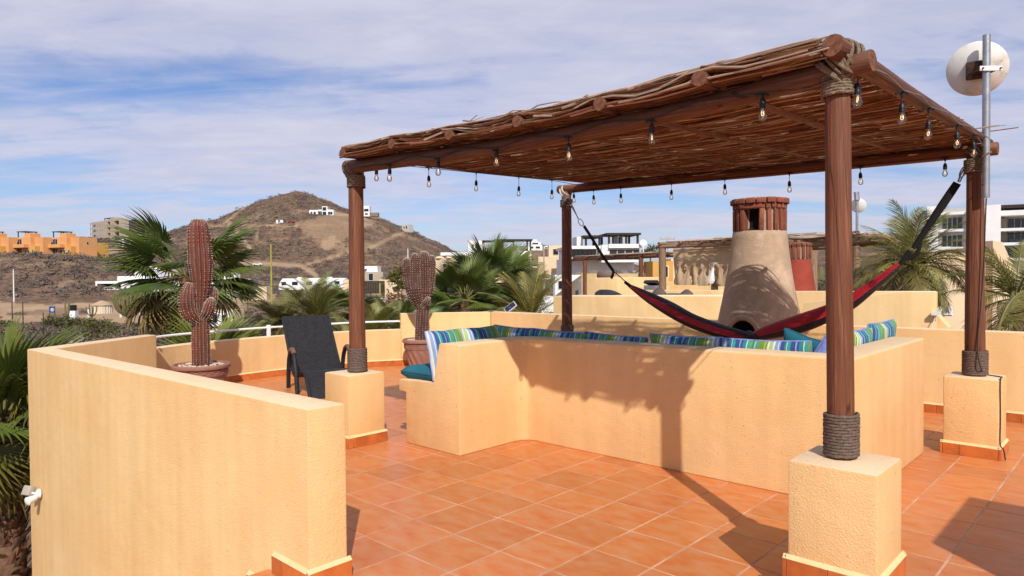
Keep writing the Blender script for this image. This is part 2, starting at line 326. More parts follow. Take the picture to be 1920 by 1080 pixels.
def stripes():
    mt = bpy.data.materials.new('striped_canvas'); mt.use_nodes = True; nt = mt.node_tree; L = nt.links.new; b = nt.nodes['Principled BSDF']; b.inputs['Roughness'].default_value = .85
    tc = N(nt, 'ShaderNodeTexCoord'); sx = N(nt, 'ShaderNodeSeparateXYZ'); L(tc.outputs['UV'], sx.inputs[0])
    oi = N(nt, 'ShaderNodeObjectInfo'); ad = N(nt, 'ShaderNodeMath', operation='MULTIPLY_ADD'); L(sx.outputs['X'], ad.inputs[0]); ad.inputs[1].default_value = 1/.46; L(oi.outputs['Random'], ad.inputs[2])
    fr = N(nt, 'ShaderNodeMath', operation='FRACT'); L(ad.outputs[0], fr.inputs[0])
    B=(.025,.07,.24); LB=(.22,.30,.55); T=(.02,.20,.24); T2=(.03,.30,.30); G=(.16,.27,.018); LG=(.36,.46,.20); WH=(.62,.68,.55); D=(.015,.03,.16)
    seq = [(0,B,.05),(0,D,.012),(0,LB,.025),(0,B,.03),(0,T,.06),(0,WH,.012),(0,T2,.05),(0,G,.03),(0,T,.03),(0,LG,.02),(0,T2,.04),(0,G,.09),(0,LG,.02),(0,G,.03),(0,WH,.03),(0,LG,.05),(0,WH,.03),(0,LB,.045),(0,WH,.012),(0,LB,.025),(0,B,.05),(0,T,.03),(0,WH,.01),(0,T2,.05)]
    tot = sum(q[2] for q in seq); st = []; p = 0
    for _, c, w in seq: st.append((p / tot, c)); p += w
    rp = ramp(nt, st, 'CONSTANT'); L(fr.outputs[0], rp.inputs[0])
    nz = N(nt, 'ShaderNodeTexNoise'); nz.inputs['Scale'].default_value = 7; L(tc.outputs['Object'], nz.inputs['Vector']); rr = ramp(nt, [(.3, .85), (.7, 1.1)]); L(nz.outputs['Fac'], rr.inputs[0])
    mu = N(nt, 'ShaderNodeMixRGB', blend_type='MULTIPLY'); mu.inputs[0].default_value = 1; L(rp.outputs[0], mu.inputs[1]); L(rr.outputs[0], mu.inputs[2]); L(mu.outputs[0], b.inputs['Base Color'])
    n2 = N(nt, 'ShaderNodeTexNoise'); n2.inputs['Scale'].default_value = 14; L(tc.outputs['Object'], n2.inputs['Vector']); bp = N(nt, 'ShaderNodeBump'); bp.inputs['Strength'].default_value = .35; bp.inputs['Distance'].default_value = .02; L(n2.outputs['Fac'], bp.inputs['Height']); L(bp.outputs[0], b.inputs['Normal'])
    return mt
STRIPE = stripes()
HRED = mk('red_nylon', (.46, .012, .022), (.34, .008, .016), ns=3, stretch=(1, 1, 1), rough=.45, spec=.4, bump=.45, bs=5, bstretch=(3, 30, 30), bdist=.03)
HBLK = mk('black_nylon', (.014, .014, .022), (.009, .009, .014), ns=3, rough=.42, spec=.5, bump=.5, bs=5, bstretch=(3, 30, 30), bdist=.03)
STRAP = mk('black_webbing', (.010, .010, .011), ns=30, rough=.8, bump=.2)
ADOBE = mk('adobe_plaster', (.48, .345, .235), (.40, .285, .19), ns=3.5, rough=.95, bump=.7, bs=55, c3=(.54, .395, .28))
BRICK = mk('red_brick', (.27, .092, .048), (.19, .062, .036), ns=14, rough=.9, bump=.6, bs=60, orn=.22, hue=.01)
MORTAR = mk('lime_mortar', (.42, .31, .22), (.34, .25, .17), ns=22, rough=.95, bump=.8, bs=90)
SOOT = mk('soot', (.012, .010, .009), ns=9, rough=1)
POTC = mk('terracotta_pot', (.34, .17, .125), (.26, .13, .095), ns=6, rough=.75, bump=.3, bs=60, c3=(.32, .15, .10))
PEBB = mk('pale_pebbles', (.62, .50, .38), (.46, .34, .24), ns=9, rough=.9, isl=.3)
CACT = mk('red_cactus_skin', (.15, .024, .018), (.135, .045, .026), ns=4, rough=.55, bump=.3, c3=(.085, .020, .016), spec=.35)
CACT2 = mk('brown_cactus_skin', (.10, .030, .024), (.065, .026, .018), ns=5, rough=.7, bump=.3, c3=(.12, .055, .038))
SPINE = mk('cactus_spines', (.56, .47, .37), (.38, .30, .23), ns=30, rough=.9, isl=.25)
LEAF = mk('palm_leaf', (.075, .115, .020), (.13, .165, .032), ns=2.5, rough=.42, spec=.45, orn=.28, hue=.02, trans=.22)
LEAFY = mk('yellowing_palm_leaf', (.20, .20, .03), (.12, .14, .025), ns=2.5, rough=.45, spec=.4, orn=.2, hue=.02, trans=.25)
LEAFD = mk('dry_palm_leaf', (.25, .16, .055), (.17, .125, .04), ns=3, rough=.8, orn=.2, trans=.15)
LEAFG = mk('grey_green_frond', (.25, .225, .060), (.17, .165, .042), ns=2.5, rough=.5, spec=.4, orn=.25, hue=.015, trans=.2)
PETI = mk('palm_petiole', (.22, .20, .06), (.15, .14, .045), ns=4, rough=.5, orn=.2)
BARK = mk('palm_bark', (.22, .12, .068), (.10, .055, .034), ns=8, rough=.95, bump=.8, bs=20, isl=.3)
BUSHG = mk('green_scrub', (.075, .085, .022), (.11, .105, .03), ns=1.5, rough=.9, isl=.35, trans=.1)
BUSHB = mk('grey_scrub', (.155, .120, .102), (.10, .080, .070), ns=.12, rough=.95, isl=.45)
CARD = mk('cardon_skin', (.14, .13, .05), (.22, .15, .07), ns=2, rough=.9)
HWHITE = mk('white_render', (.82, .80, .77), (.74, .72, .69), ns=.6, rough=.85)
HORANGE = mk('orange_render', (.66, .33, .13), (.60, .29, .11), ns=.5, rough=.9)
HOCHRE = mk('ochre_render', (.62, .34, .09), (.56, .30, .08), ns=.5, rough=.9)
HGREY = mk('beige_concrete', (.44, .36, .28), (.38, .31, .24), ns=.5, rough=.9)
HCREAM = mk('cream_render', (.72, .55, .36), (.66, .50, .32), ns=.5, rough=.9)
STONE = mk('block_wall', (.24, .19, .15), (.17, .135, .105), ns=1.5, rough=.95, bump=.4, bs=3)
GLASSD = mk('dark_window_glass', (.015, .018, .022), ns=1, rough=.08, spec=.6)
FRAME = mk('window_frame', (.55, .54, .52), ns=3, rough=.6)
DARK = mk('dark_timber', (.045, .03, .022), (.03, .02, .016), ns=4, rough=.8)  # dark brown timber colour for far pergolas, gate and posts
THATCH = mk('grey_thatch', (.22, .16, .11), (.14, .10, .07), ns=9, stretch=(1, 1, 6), rough=.95, bump=.6, bs=30)
CANVAS = mk('tan_canvas', (.66, .49, .31), (.54, .39, .24), ns=3, rough=.9, trans=.35)
REDST = mk('red_adobe', (.33, .055, .032), (.26, .045, .028), ns=4, rough=.9, bump=.4, bs=40)
COVER = mk('black_cover', (.016, .016, .018), (.026, .026, .03), ns=4, rough=.55, bump=.6, bs=7)
GRAVEL = mk('pale_concrete', (.42, .34, .26), (.36, .29, .22), ns=1.5, rough=.95)
CAR_W = mk('white_car_paint', (.78, .78, .78), (.74, .74, .74), ns=2, rough=.25, spec=.6)
CAR_D = mk('dark_car_paint', (.02, .022, .03), ns=2, rough=.25, spec=.6)
RED = mk('red_car_paint', (.30, .02, .015), ns=2, rough=.3)
BLUE = mk('blue_sign_paint', (.015, .035, .16), (.03, .09, .30), ns=4, rough=.5)
GREENF = mk('green_mesh_paint', (.06, .16, .12), (.08, .18, .14), ns=3, rough=.6)
PANELB = mk('solar_cells', (.012, .014, .035), ns=3, rough=.15, spec=.6)
def emis(name, col, s):
    mt = bpy.data.materials.new(name); mt.use_nodes = True; nt = mt.node_tree; b = nt.nodes['Principled BSDF']
    b.inputs['Base Color'].default_value = (*col, 1); b.inputs['Emission Color'].default_value = (*col, 1); b.inputs['Emission Strength'].default_value = s; return mt
FILA = emis('lit_filament', (1, .55, .20), 2.5)
def glassm():
    mt = bpy.data.materials.new('clear_bulb_glass'); mt.use_nodes = True; nt = mt.node_tree; L = nt.links.new; nt.nodes.remove(nt.nodes['Principled BSDF'])
    fr = N(nt, 'ShaderNodeFresnel'); fr.inputs[0].default_value = 1.45
    mr = N(nt, 'ShaderNodeMapRange'); L(fr.outputs[0], mr.inputs[0]); mr.inputs[1].default_value = 0; mr.inputs[2].default_value = 1; mr.inputs[3].default_value = .10; mr.inputs[4].default_value = .9
    tr = N(nt, 'ShaderNodeBsdfTransparent'); tr.inputs[0].default_value = (.93, .91, .87, 1); gl = N(nt, 'ShaderNodeBsdfGlossy'); gl.inputs['Roughness'].default_value = .04
    mx = N(nt, 'ShaderNodeMixShader'); L(mr.outputs[0], mx.inputs[0]); L(tr.outputs[0], mx.inputs[1]); L(gl.outputs[0], mx.inputs[2]); L(mx.outputs[0], nt.nodes['Material Output'].inputs['Surface']); return mt
BULBG = glassm()
# ------------------------------------------------------------------ ground and hills: one height field round the whole place
FH = Vector((FW.x, FW.y)).normalized(); RH = Vector((FH.y, -FH.x))
_yz = lambda px, y, d: at(px, y, d).z
PROF = {   # bearing (as seen at px) : depth in m -> image height (or z when < 60)
 -900: {165:-5, 215:3, 300:9, 440:18, 600:14, 900:4},
 0:   {130:-6.6,165:546,200:482,215:474,260:474,350:470,440:462,520:463,700:480},
 150: {130:-6.6,165:547,200:490,215:478,260:472,350:464,440:450,520:451,700:474},
 250: {130:-6.7,165:547,215:497,260:482,350:466,440:447,520:450,700:470},
 300: {130:-6.7,165:550,215:512,260:494,350:474,440:452,520:440,600:442,700:458},
 350: {215:527,260:510,300:497,350:480,440:446,520:424,600:430,700:448},
 400: {215:540,260:528,300:515,350:495,400:466,450:438,520:413,600:430,700:455},
 450: {260:534,300:521,350:497,400:458,450:426,520:393,600:408,700:440},
 500: {260:537,300:524,350:500,400:456,450:417,520:376,600:390,700:430},
 535: {260:538,300:525,350:503,400:459,450:412,520:365,600:385,700:430},
 560: {260:538,300:526,350:505,400:460,450:410,520:358,600:385,700:430},
 582: {260:538,300:526,350:506,400:460,440:410,470:396,520:364,600:387,700:430},
 605: {260:539,300:527,350:507,400:460,440:408,462:404,490:386,520:374,600:390,700:430},
 660: {260:540,300:528,350:508,400:460,440:413,462:407,520:395,600:410,700:440},
 700: {260:541,300:530,350:509,400:463,450:425,520:405,600:420,700:450},
 760: {260:542,300:531,350:513,400:475,450:446,520:428,600:440,700:465},
 820: {260:543,300:533,350:521,400:497,450:474,520:455,600:466,700:490},
 860: {260:543,300:534,350:525,400:510,520:475,600:486,700:500},
 905: {300:535,520:507,600:506,700:503,900:482,1100:500},
 960: {300:535,520:515,700:500,900:461,1100:480},
 1010:{300:535,520:515,700:500,900:457,1100:480},
 1060:{300:535,520:515,700:502,900:464,1100:482},
 1150:{300:535,520:515,900:494,1100:500},
 1300:{300:535,520:515,900:505,1100:506},
 1560:{300:530,520:508,900:472,1100:452,1500:470},
 1680:{300:530,520:508,900:458,1100:436,1500:455},
 1920:{300:530,520:508,900:470,1100:458,1500:470},
 2800:{300:-5,520:2,900:12,1100:14,1500:5}}
DD = np.array([0,100,130,165,200,215,235,260,300,350,400,440,450,462,490,520,560,600,700,900,1100,1500,2600,9000], float)
def _col(px):
    t = PROF[px]; ds = [0, 100]; zs = [-7.0, -7.0]
    for d in sorted(t):
        v = t[d]; ds.append(d); zs.append(v if v < 60 else _yz(px, v, d))
    ds += [max(ds[-1]*1.8, 1500), 9000]; zs += [-2, -4]
    return np.interp(DD, ds, zs)
_pxs = sorted(PROF); _ang = np.array([math.atan2((p-960)/F, 1) for p in _pxs]); _tab = np.array([_col(p) for p in _pxs])
_ang = np.concatenate([[-math.pi, -1.25], _ang, [1.25, math.pi]]); _flat = np.full((1, len(DD)), -7.0)
_tab = np.concatenate([_flat, _flat, _tab, _flat, _flat])
def ground_z(X, Y, noise=True):
    X = np.asarray(X, float); Y = np.asarray(Y, float); dx = X - CAM.x; dy = Y - CAM.y
    a = dx*RH.x + dy*RH.y; d = dx*FH.x + dy*FH.y
    th = np.arctan2(a, d); rr = np.hypot(a, d); dep = np.where(np.abs(th) < 1.2, d, rr)   # depth along the view bearing
    dep = np.maximum(dep, 0)
    i = np.clip(np.searchsorted(_ang, th) - 1, 0, len(_ang)-2); fa = (th - _ang[i]) / (_ang[i+1] - _ang[i]); fa = np.clip(fa, 0, 1); fa = fa*fa*(3-2*fa)*.5 + fa*.5
    j = np.clip(np.searchsorted(DD, dep) - 1, 0, len(DD)-2); fd = np.clip((dep - DD[j]) / (DD[j+1] - DD[j]), 0, 1)
    z = (_tab[i,j]*(1-fd)+_tab[i,j+1]*fd)*(1-fa) + (_tab[i+1,j]*(1-fd)+_tab[i+1,j+1]*fd)*fa
    if noise:
        k = np.clip((dep - 110) / 150, 0, 1)
        z = z + k*((fbm(X/60, Y/60, 4)*3.6 - np.abs(fbm(X/34+3, Y/34, 3))*4.5 + .8)*np.clip((z+8)/30, .10, 1) + fbm(X/11, Y/11, 3)*1.0) + np.clip((dep-30)/60, 0, 1)*fbm(X/7, Y/7, 3)*.35
    return z
def gz(x, y): return float(ground_z(np.array([x]), np.array([y]))[0])
def np_proj(P):
    v = P - np.array(CAM); d = v @ np.array(FW); d = np.where(d < .1, .1, d)
    return 960 + F * (v @ np.array(RT)) / d, 540 - F * (v @ np.array(UP)) / d, d
def seg_dist(px, py, pl):
    best = np.full(px.shape, 1e9)
    for (x0,y0),(x1,y1) in zip(pl[:-1], pl[1:]):
        vx, vy = x1-x0, y1-y0; t = np.clip(((px-x0)*vx+(py-y0)*vy)/(vx*vx+vy*vy+1e-9), 0, 1); best = np.minimum(best, np.hypot(px-x0-t*vx, (py-y0-t*vy)*1.6))
    return best
def inpoly(px, py, pl):
    ins = np.zeros(px.shape, bool); n = len(pl)
    for i in range(n):
        x0,y0 = pl[i]; x1,y1 = pl[(i+1) % n]
        c = ((y0 > py) != (y1 > py)) & (px < (x1-x0)*(py-y0)/((y1-y0) if y1 != y0 else 1e-9) + x0); ins ^= c
    return ins
ROADS = [([(455,492),(520,496),(560,498),(585,510),(596,524),(588,532)], 6), ([(455,490),(470,470),(440,425),(425,416)], 3.5), ([(395,425),(470,422),(570,424),(640,420),(700,418)], 3.0), ([(620,480),(700,462),(745,440),(800,425)], 4),
         ([(420,420),(450,395),(462,388)], 2.5), ([(650,388),(690,400),(745,418)], 4), ([(485,424),(480,452)], 2.5), ([(625,400),(700,412)],5), ([(560,500),(640,478)], 3)]
CLEAR = [[(548,420),(600,404),(668,402),(712,414),(668,436),(616,468),(604,466),(586,446)], [(150,478),(252,456),(252,470),(180,484)], [(0,566),(90,572),(300,560),(300,576),(200,580),(120,576),(0,590)], [(0,590),(120,594),(180,588),(262,590),(300,612),(180,606),(60,604),(0,607)],
         [(180,572),(262,572),(300,585),(300,604),(190,612),(176,596)], [(390,560),(520,550),(520,564),(430,580),(390,580)], [(560,536),(830,536),(830,560),(680,556),(560,552)], [(905,482),(980,468),(990,480),(950,490)], [(1040,470),(1056,464),(1060,476)]]
def bare(px, py, d):
    m = np.zeros(px.shape)
    for pl, w in ROADS: m = np.maximum(m, np.clip(1.6 - seg_dist(px, py, pl) / w, 0, 1) * (.55 if py.max() > 0 and pl[0][1] < 485 else .85))
    for pl in CLEAR: m = np.maximum(m, inpoly(px, py, pl) * (.38 if pl is CLEAR[0] else .85))
    return np.where(d > 60, m, 0)
def terrain_mat():
    mt = bpy.data.materials.new('desert_ground'); mt.use_nodes = True; nt = mt.node_tree; L = nt.links.new; b = nt.nodes['Principled BSDF']; b.inputs['Roughness'].default_value = .95; b.inputs['Specular IOR Level'].default_value = .1
    g = N(nt, 'ShaderNodeNewGeometry'); at_ = N(nt, 'ShaderNodeAttribute', attribute_name='bare')
    def nz(s, d=6):
        n = N(nt, 'ShaderNodeTexNoise'); n.inputs['Scale'].default_value = s; n.inputs['Detail'].default_value = d; n.inputs['Roughness'].default_value = .65; L(g.outputs['Position'], n.inputs['Vector']); return n.outputs['Fac']
    r1 = ramp(nt, [(.3, (.115, .082, .062)), (.48, (.17, .110, .073)), (.68, (.225, .15, .10))]); L(nz(.09, 9), r1.inputs[0])
    r2 = ramp(nt, [(.40, .55), (.55, 1.0), (.72, 1.15)]); L(nz(.7, 6), r2.inputs[0])
    m1 = N(nt, 'ShaderNodeMixRGB', blend_type='MULTIPLY'); m1.inputs[0].default_value = 1; L(r1.outputs[0], m1.inputs[1]); L(r2.outputs[0], m1.inputs[2])
    r3 = ramp(nt, [(.3, (.32, .215, .13)), (.7, (.41, .29, .18))]); L(nz(.25, 7), r3.inputs[0])
    m2 = N(nt, 'ShaderNodeMixRGB'); L(at_.outputs['Fac'], m2.inputs[0]); L(m1.outputs[0], m2.inputs[1]); L(r3.outputs[0], m2.inputs[2]); L(m2.outputs[0], b.inputs['Base Color'])
    bp = N(nt, 'ShaderNodeBump'); bp.inputs['Strength'].default_value = .6; bp.inputs['Distance'].default_value = .5; L(nz(.9, 5), bp.inputs['Height']); L(bp.outputs[0], b.inputs['Normal']); return mt
def make_ground():
    inn = np.arctan(np.linspace(-1.05, 1.05, 620)); a0 = inn[0]; a1 = inn[-1]
    outer = np.linspace(a1, a0 + 2*math.pi, 70)[1:-1]; A = np.concatenate([inn, outer])
    Rr = np.concatenate([np.linspace(0, 90, 12), np.geomspace(98, 760, 150), np.geomspace(790, 9000, 34)])
    aa, r = np.meshgrid(A, Rr, indexing='ij')
    dep = np.where(np.abs(aa) <= a1 + 1e-6, r / np.cos(np.clip(aa, -1.2, 1.2)), r*1.45)
    X = CAM.x + dep*(np.sin(aa)*RH.x + np.cos(aa)*FH.x); Y = CAM.y + dep*(np.sin(aa)*RH.y + np.cos(aa)*FH.y)
    Z = ground_z(X, Y); V = np.stack([X, Y, Z], -1).reshape(-1, 3)
    na, nr = aa.shape; i = np.arange(na); ii, jj = np.meshgrid(i, np.arange(nr-1), indexing='ij'); i2 = (ii+1) % na
    Q = np.stack([ii*nr+jj, ii*nr+jj+1, i2*nr+jj+1, i2*nr+jj], -1).reshape(-1, 4)
    px, py, d = np_proj(V); bm_ = bare(px, py, d)
    bm_ = np.clip(bm_ + .35*(fbm(V[:,0]/18, V[:,1]/18, 3) > .12), 0, 1)
    o = np_obj('ground', V, Q, [terrain_mat()], smooth=True, attrs={'bare': ('FLOAT', bm_)}); tag(o, 'dry brown desert ground and hills with scrub', kind='structure')
make_ground()
def leaf_cloud(n_tris, rng):
    """unit dome of loose triangles"""
    th = rng.uniform(0, 2*math.pi, n_tris); u = rng.uniform(0, 1, n_tris); rr = np.sqrt(1-u*u)*rng.uniform(.55, 1, n_tris)
    c = np.stack([rr*np.cos(th), rr*np.sin(th), u*rng.uniform(.5, 1, n_tris)], -1)
    s = rng.uniform(.16, .36, (n_tris, 1, 1)); t = rng.normal(0, 1, (n_tris, 3, 3)); t /= np.linalg.norm(t, axis=2, keepdims=True)
    return c[:, None, :] + t*s
def scatter_scrub(name, label, n, dmin, dmax, rmin, rmax, ntri, matl, pxr=(-150, 2080), avoid=True, dens=None, green=None):
    rng = np.random.default_rng(abs(hash(name)) % 1000 if False else sum(map(ord, name)))
    px = rng.uniform(*pxr, n*3); d = dmin + (dmax-dmin)*rng.uniform(0, 1, n*3)**.75
    t = (px-960)/F; X = CAM.x + d*(FH.x + RH.x*t); Y = CAM.y + d*(FH.y + RH.y*t); Z = ground_z(X, Y)
    P = np.stack([X, Y, Z], -1); qx, qy, qd = np_proj(P); keep = np.ones(len(px), bool)
    if avoid: keep &= bare(qx, qy, qd) < .35
    if dens is not None: keep &= (fbm(X/dens, Y/dens, 3) + rng.uniform(-.25, .25, len(X))) > -.03
    P = P[keep][:n]; m = len(P); protos = [leaf_cloud(ntri, rng) for _ in range(12)]; pi = rng.integers(0, 12, m)
    T = np.stack(protos)[pi]; r = rng.uniform(rmin, rmax, (m, 1, 1, 1))*rng.uniform(.7, 1.3, (m, 1, 1, 1)); sc = np.ones((m, 1, 1, 3)); sc[..., 2] = rng.uniform(.5, .95, (m, 1, 1))
    V = (T*r*sc + P[:, None, None, :] - np.array([0, 0, .1])).reshape(-1, 3); Q = np.arange(len(V)).reshape(-1, 3)
    o = np_obj(name, V, Q, [matl]); return tag(o, label, 'scrub', kind='stuff')
scatter_scrub('hill_scrub', 'grey brown scrub covering the far hillsides', 34000, 150, 620, .6, 1.9, 28, BUSHB, dens=26)
scatter_scrub('far_scrub', 'grey scrub on the distant ridge', 2500, 620, 1150, 1.5, 3.2, 12, BUSHB, pxr=(860, 2000))
scatter_scrub('green_hill_scrub', 'dull green scrub dotted over the slopes', 1500, 150, 560, .5, 1.2, 22, BUSHG, dens=15)
scatter_scrub('dry_brush', 'grey dry brush on the lot below the terrace', 700, 34, 140, .5, 1.5, 70, BUSHB, pxr=(-50, 1000), dens=12)
scatter_scrub('green_brush', 'low olive green brush on the lot below the terrace', 170, 40, 120, .6, 1.5, 90, BUSHG, pxr=(-50, 1000), dens=14)
# ------------------------------------------------------------------ the terrace
OUT = [(.47,-1.0),(-4.9,-1.0),(-5.86,.50),(-6.36,1.25),(-6.50,2.1),(-6.54,2.75),(-6.36,4.25),(-6.0,4.88),(-5.10,6.32),(12,6.32),(12,-7),(.47,-7)]
def in_out(x, y):
    c = False; n = len(OUT)
    for i in range(n):
        x0,y0 = OUT[i]; x1,y1 = OUT[(i+1)%n]
        if (y0 > y) != (y1 > y) and x < (x1-x0)*(y-y0)/(y1-y0)+x0: c = not c
    return c
fl = MB(); fl.prism(OUT, -.35, -.0022); floor = part('floor', fl, GROUT, smooth=False); tag(floor, 'terracotta tiled terrace floor', kind='structure')
BW = .27; # bench path
BENCH = [(-.56,1.30),(-.56,2.04),(-.545,2.11),(-.50,2.165),(-.43,2.19),(2.52,2.19),(2.52,4.20)]
def hidden_tile(x, y):
    if -1.12 < x < -.75 and 1.55 < y < 3.2: return True
    if -1.0 < x < 2.3 and 2.45 < y: return y < 3.0
    return False
def make_tiles():
    h = .1948; b = .003; mb = MB()
    mb.add([(-h,-h,-.006),(h,-h,-.006),(h,h,-.006),(-h,h,-.006),(-h+b,-h+b,0),(h-b,-h+b,0),(h-b,h-b,0),(-h+b,h-b,0)], [(4,5,6,7),(0,1,5,4),(1,2,6,5),(2,3,7,6),(3,0,4,7)])
    me = mb.mesh('tile', TILE, smooth=False); cand = []
    for i in range(-17, 24):
        for j in range(-14, 16):
            x, y = (i+.5)*.4, (j+.5)*.4
            if not in_out(x, y) and not any(in_out(x+a, y+c) for a in (-.12,.12) for c in (-.12,.12)): continue
            if hidden_tile(x, y) or (y < -.75 and x < .6): continue
            px, py, d = proj((x, y, 0)); vis = d > .3 and -60 < px < 1980 and 600 < py < 1200
            if vis and px < 620 and py > 700 and y < 0: vis = False
            cand.append((not vis, d if d > 0 else 99, x, y))
    cand.sort(); rest = MB(); k = 0
    for nv, d, x, y in cand:
        if not nv and k < 298:
            o = link('tile', me, floor, (x, y, RND.uniform(-.0006, .0008))); o.rotation_euler = (0, 0, RND.choice((0, math.pi)) + RND.uniform(-.002,.002)); k += 1
        else:
            rest.add([(p[0]+x, p[1]+y, p[2]) for p in mb.v], mb.f)
    tag(part('tile', rest, TILE, floor, smooth=False), kind='stuff')
make_tiles()

# skirting tiles along a line of floor points; inner side on the left of the direction of travel
BT = MB(); BT.box(-.5, .5, -.5, .5, 0, 1); 
def skirt(parent, p0, p1, z0=0, h=.098, t=.014, length=.40, first=None, off=0.0):
    p0 = Vector((*p0, z0)); p1 = Vector((*p1, z0)); d = p1 - p0; n = d.length; d.normalize(); s = 0; nrm = Vector((d.y, -d.x, 0)); k = 0
    ang = math.atan2(d.y, d.x)
    while s < n - .004:
        l = min(first if (first and k == 0) else length, n - s); k += 1; c = p0 + d*(s + l/2) + nrm*(t/2 + .001)
        mb = MB(); mb.box(-l/2+.0015, l/2-.0015, -t/2, t/2, .001, h)
        o = part('base_tile', mb, BTILE, parent, world=False, bevel=.0015, bsegs=1); off_ = Vector((0,0,0)); q = parent
        while q is not None: off_ += Vector(q.location); q = q.parent
        o.location = c - off_; o.rotation_euler = (0, 0, ang); s += l
    mid = MB(); prof = [(0, h), (t+.001, h), (t+.001, h+.002), (.003, h+.020), (0, h+.020)]
    for e in (p0, p1): pass
    rows = []
    for e in (p0 - d*(t if off else 0), p1 + d*(t if off else 0)): rows.append([tuple(e + nrm*a + Vector((0,0,b))) for a, b in prof])
    mid.grid(rows, closev=True); part('plaster_fillet', mid, FILLET, parent, smooth=False)
def wall_prism(mb, p0, p1, th, z0, za, zb):
    """straight parapet, visible face p0-p1, thickness to the left"""
    a = Vector(p0); b = Vector(p1); d = (b-a).normalized(); n = Vector((-d.y, d.x))*th
    mb.prism([a, b, b+n, a+n], z0, [za, zb, zb, za])
# near parapet, its return and the facade under it
t = thing('parapet_wall', 'long yellow stucco parapet with floodlight in the left foreground', 'wall', (-2, -1.05, 0))
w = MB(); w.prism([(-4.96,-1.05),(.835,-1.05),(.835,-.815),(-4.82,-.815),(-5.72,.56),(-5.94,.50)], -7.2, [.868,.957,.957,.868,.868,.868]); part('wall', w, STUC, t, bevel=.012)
skirt(t, (.47,-1.05), (.838,-1.05), 0, .098, .02, first=.125); skirt(t, (.835,-1.068), (.835,-.80), 0, .098, .02)
for k in range(1, 13): skirt(t, (.47-.3*k,-1.05), (.77-.3*k,-1.05), -.195*k, .098, .02, length=.3)
st = MB()
for k in range(0, 30): st.box(.47-.3*(k+1), .47-.3*k, -2.2, -1.056, -7.2, -.195*(k+1))
tag(part('staircase', st, STUC, smooth=False), 'outside stair going down beside the near parapet', kind='structure')
# floodlight on the parapet
fp = onY(76, 925, -1.06); t = thing('floodlight', 'white twin wall floodlight high on the near parapet', 'floodlight', fp)
m0 = Matrix.Translation(fp)
q = MB(); q.lathe([(0,0),(.045,0),(.05,.008),(.042,.03),(.028,.04),(0,.042)], 20); q.xf(m0 @ Matrix.Rotation(rad(90), 4, 'X')); part('mount', q, WHITE, t)
q = MB(); q.box(-.055,.055,-.035,.035,-.05,.05); q.xf(m0 @ Matrix.Translation((-.085,-.085,.03)) @ Matrix.Rotation(rad(25),4,'Z') @ Matrix.Rotation(rad(-25),4,'X')); part('lamp_head', q, mk('grey_plastic',(.42,.37,.31),rough=.5), t, bevel=.012)
q = MB(); q.lathe([(0,-.05),(.03,-.05),(.04,0),(.045,.04),(.03,.05),(0,.05)], 16); q.xf(m0 @ Matrix.Translation((-.01,-.08,-.05)) @ Matrix.Rotation(rad(100),4,'X') @ Matrix.Rotation(rad(20),4,'Y')); part('lamp_head', q, WHITE, t)
q = MB(); q.tube([fp+Vector((0,-.03,0)), fp+Vector((-.03,-.06,.01)), fp+Vector((-.07,-.08,.02))], .012, 8); part('arm', q, WHITE, t)
# low curved parapet
LOW = [(-5.92,.48),(-6.30,1.15),(-6.452,2.08),(-6.49,2.72),(-6.42,3.5),(-6.28,4.25),(-5.97,4.84)]
def smooth_pl(pl, k=6):
    out = []
    for i in range(len(pl)-1):
        p0 = Vector(pl[max(i-1,0)]); p1 = Vector(pl[i]); p2 = Vector(pl[i+1]); p3 = Vector(pl[min(i+2,len(pl)-1)])
        for s in range(k):
            u = s/k; out.append(.5*((2*p1)+(p2-p0)*u+(2*p0-5*p1+4*p2-p3)*u*u+(3*p1-p0-3*p2+p3)*u**3))
    out.append(Vector(pl[-1])); return out
LOWS = smooth_pl(LOW)
t = thing('low_parapet', 'low curved yellow parapet behind the lounger under the white rail', 'wall', (-6.4, 2.5, 0))
rows = []
for i, p in enumerate(LOWS):
    a = LOWS[max(i-1,0)]; b = LOWS[min(i+1,len(LOWS)-1)]; d = (b-a).normalized(); n = Vector((-d.y, d.x))*.2; z = .655
    rows.append([(p.x,p.y,-7.2),(p.x,p.y,z-.008),(p.x+n.x*.04,p.y+n.y*.04,z),(p.x+n.x*.96,p.y+n.y*.96,z),(p.x+n.x,p.y+n.y,z-.008),(p.x+n.x,p.y+n.y,-7.2)])
w = MB(); w.grid(rows, flip=True); part('wall', w, STUC, t)
def curve_skirt(par, pl, length=.4, h=.098, th=.014):
    cum = [0]
    for a, b in zip(pl[:-1], pl[1:]): cum.append(cum[-1] + (b-a).length)
    s = .05; L_ = cum[-1]; f = lambda s: Vector((np.interp(s, cum, [p.x for p in pl]), np.interp(s, cum, [p.y for p in pl])))
    pts = []
    while s < L_: pts.append(f(s)); s += length
    pts.append(f(L_))
    for a, b in zip(pts[:-1], pts[1:]): skirt(par, a, b, 0, h, th, length=length+.1)
curve_skirt(t, LOWS)
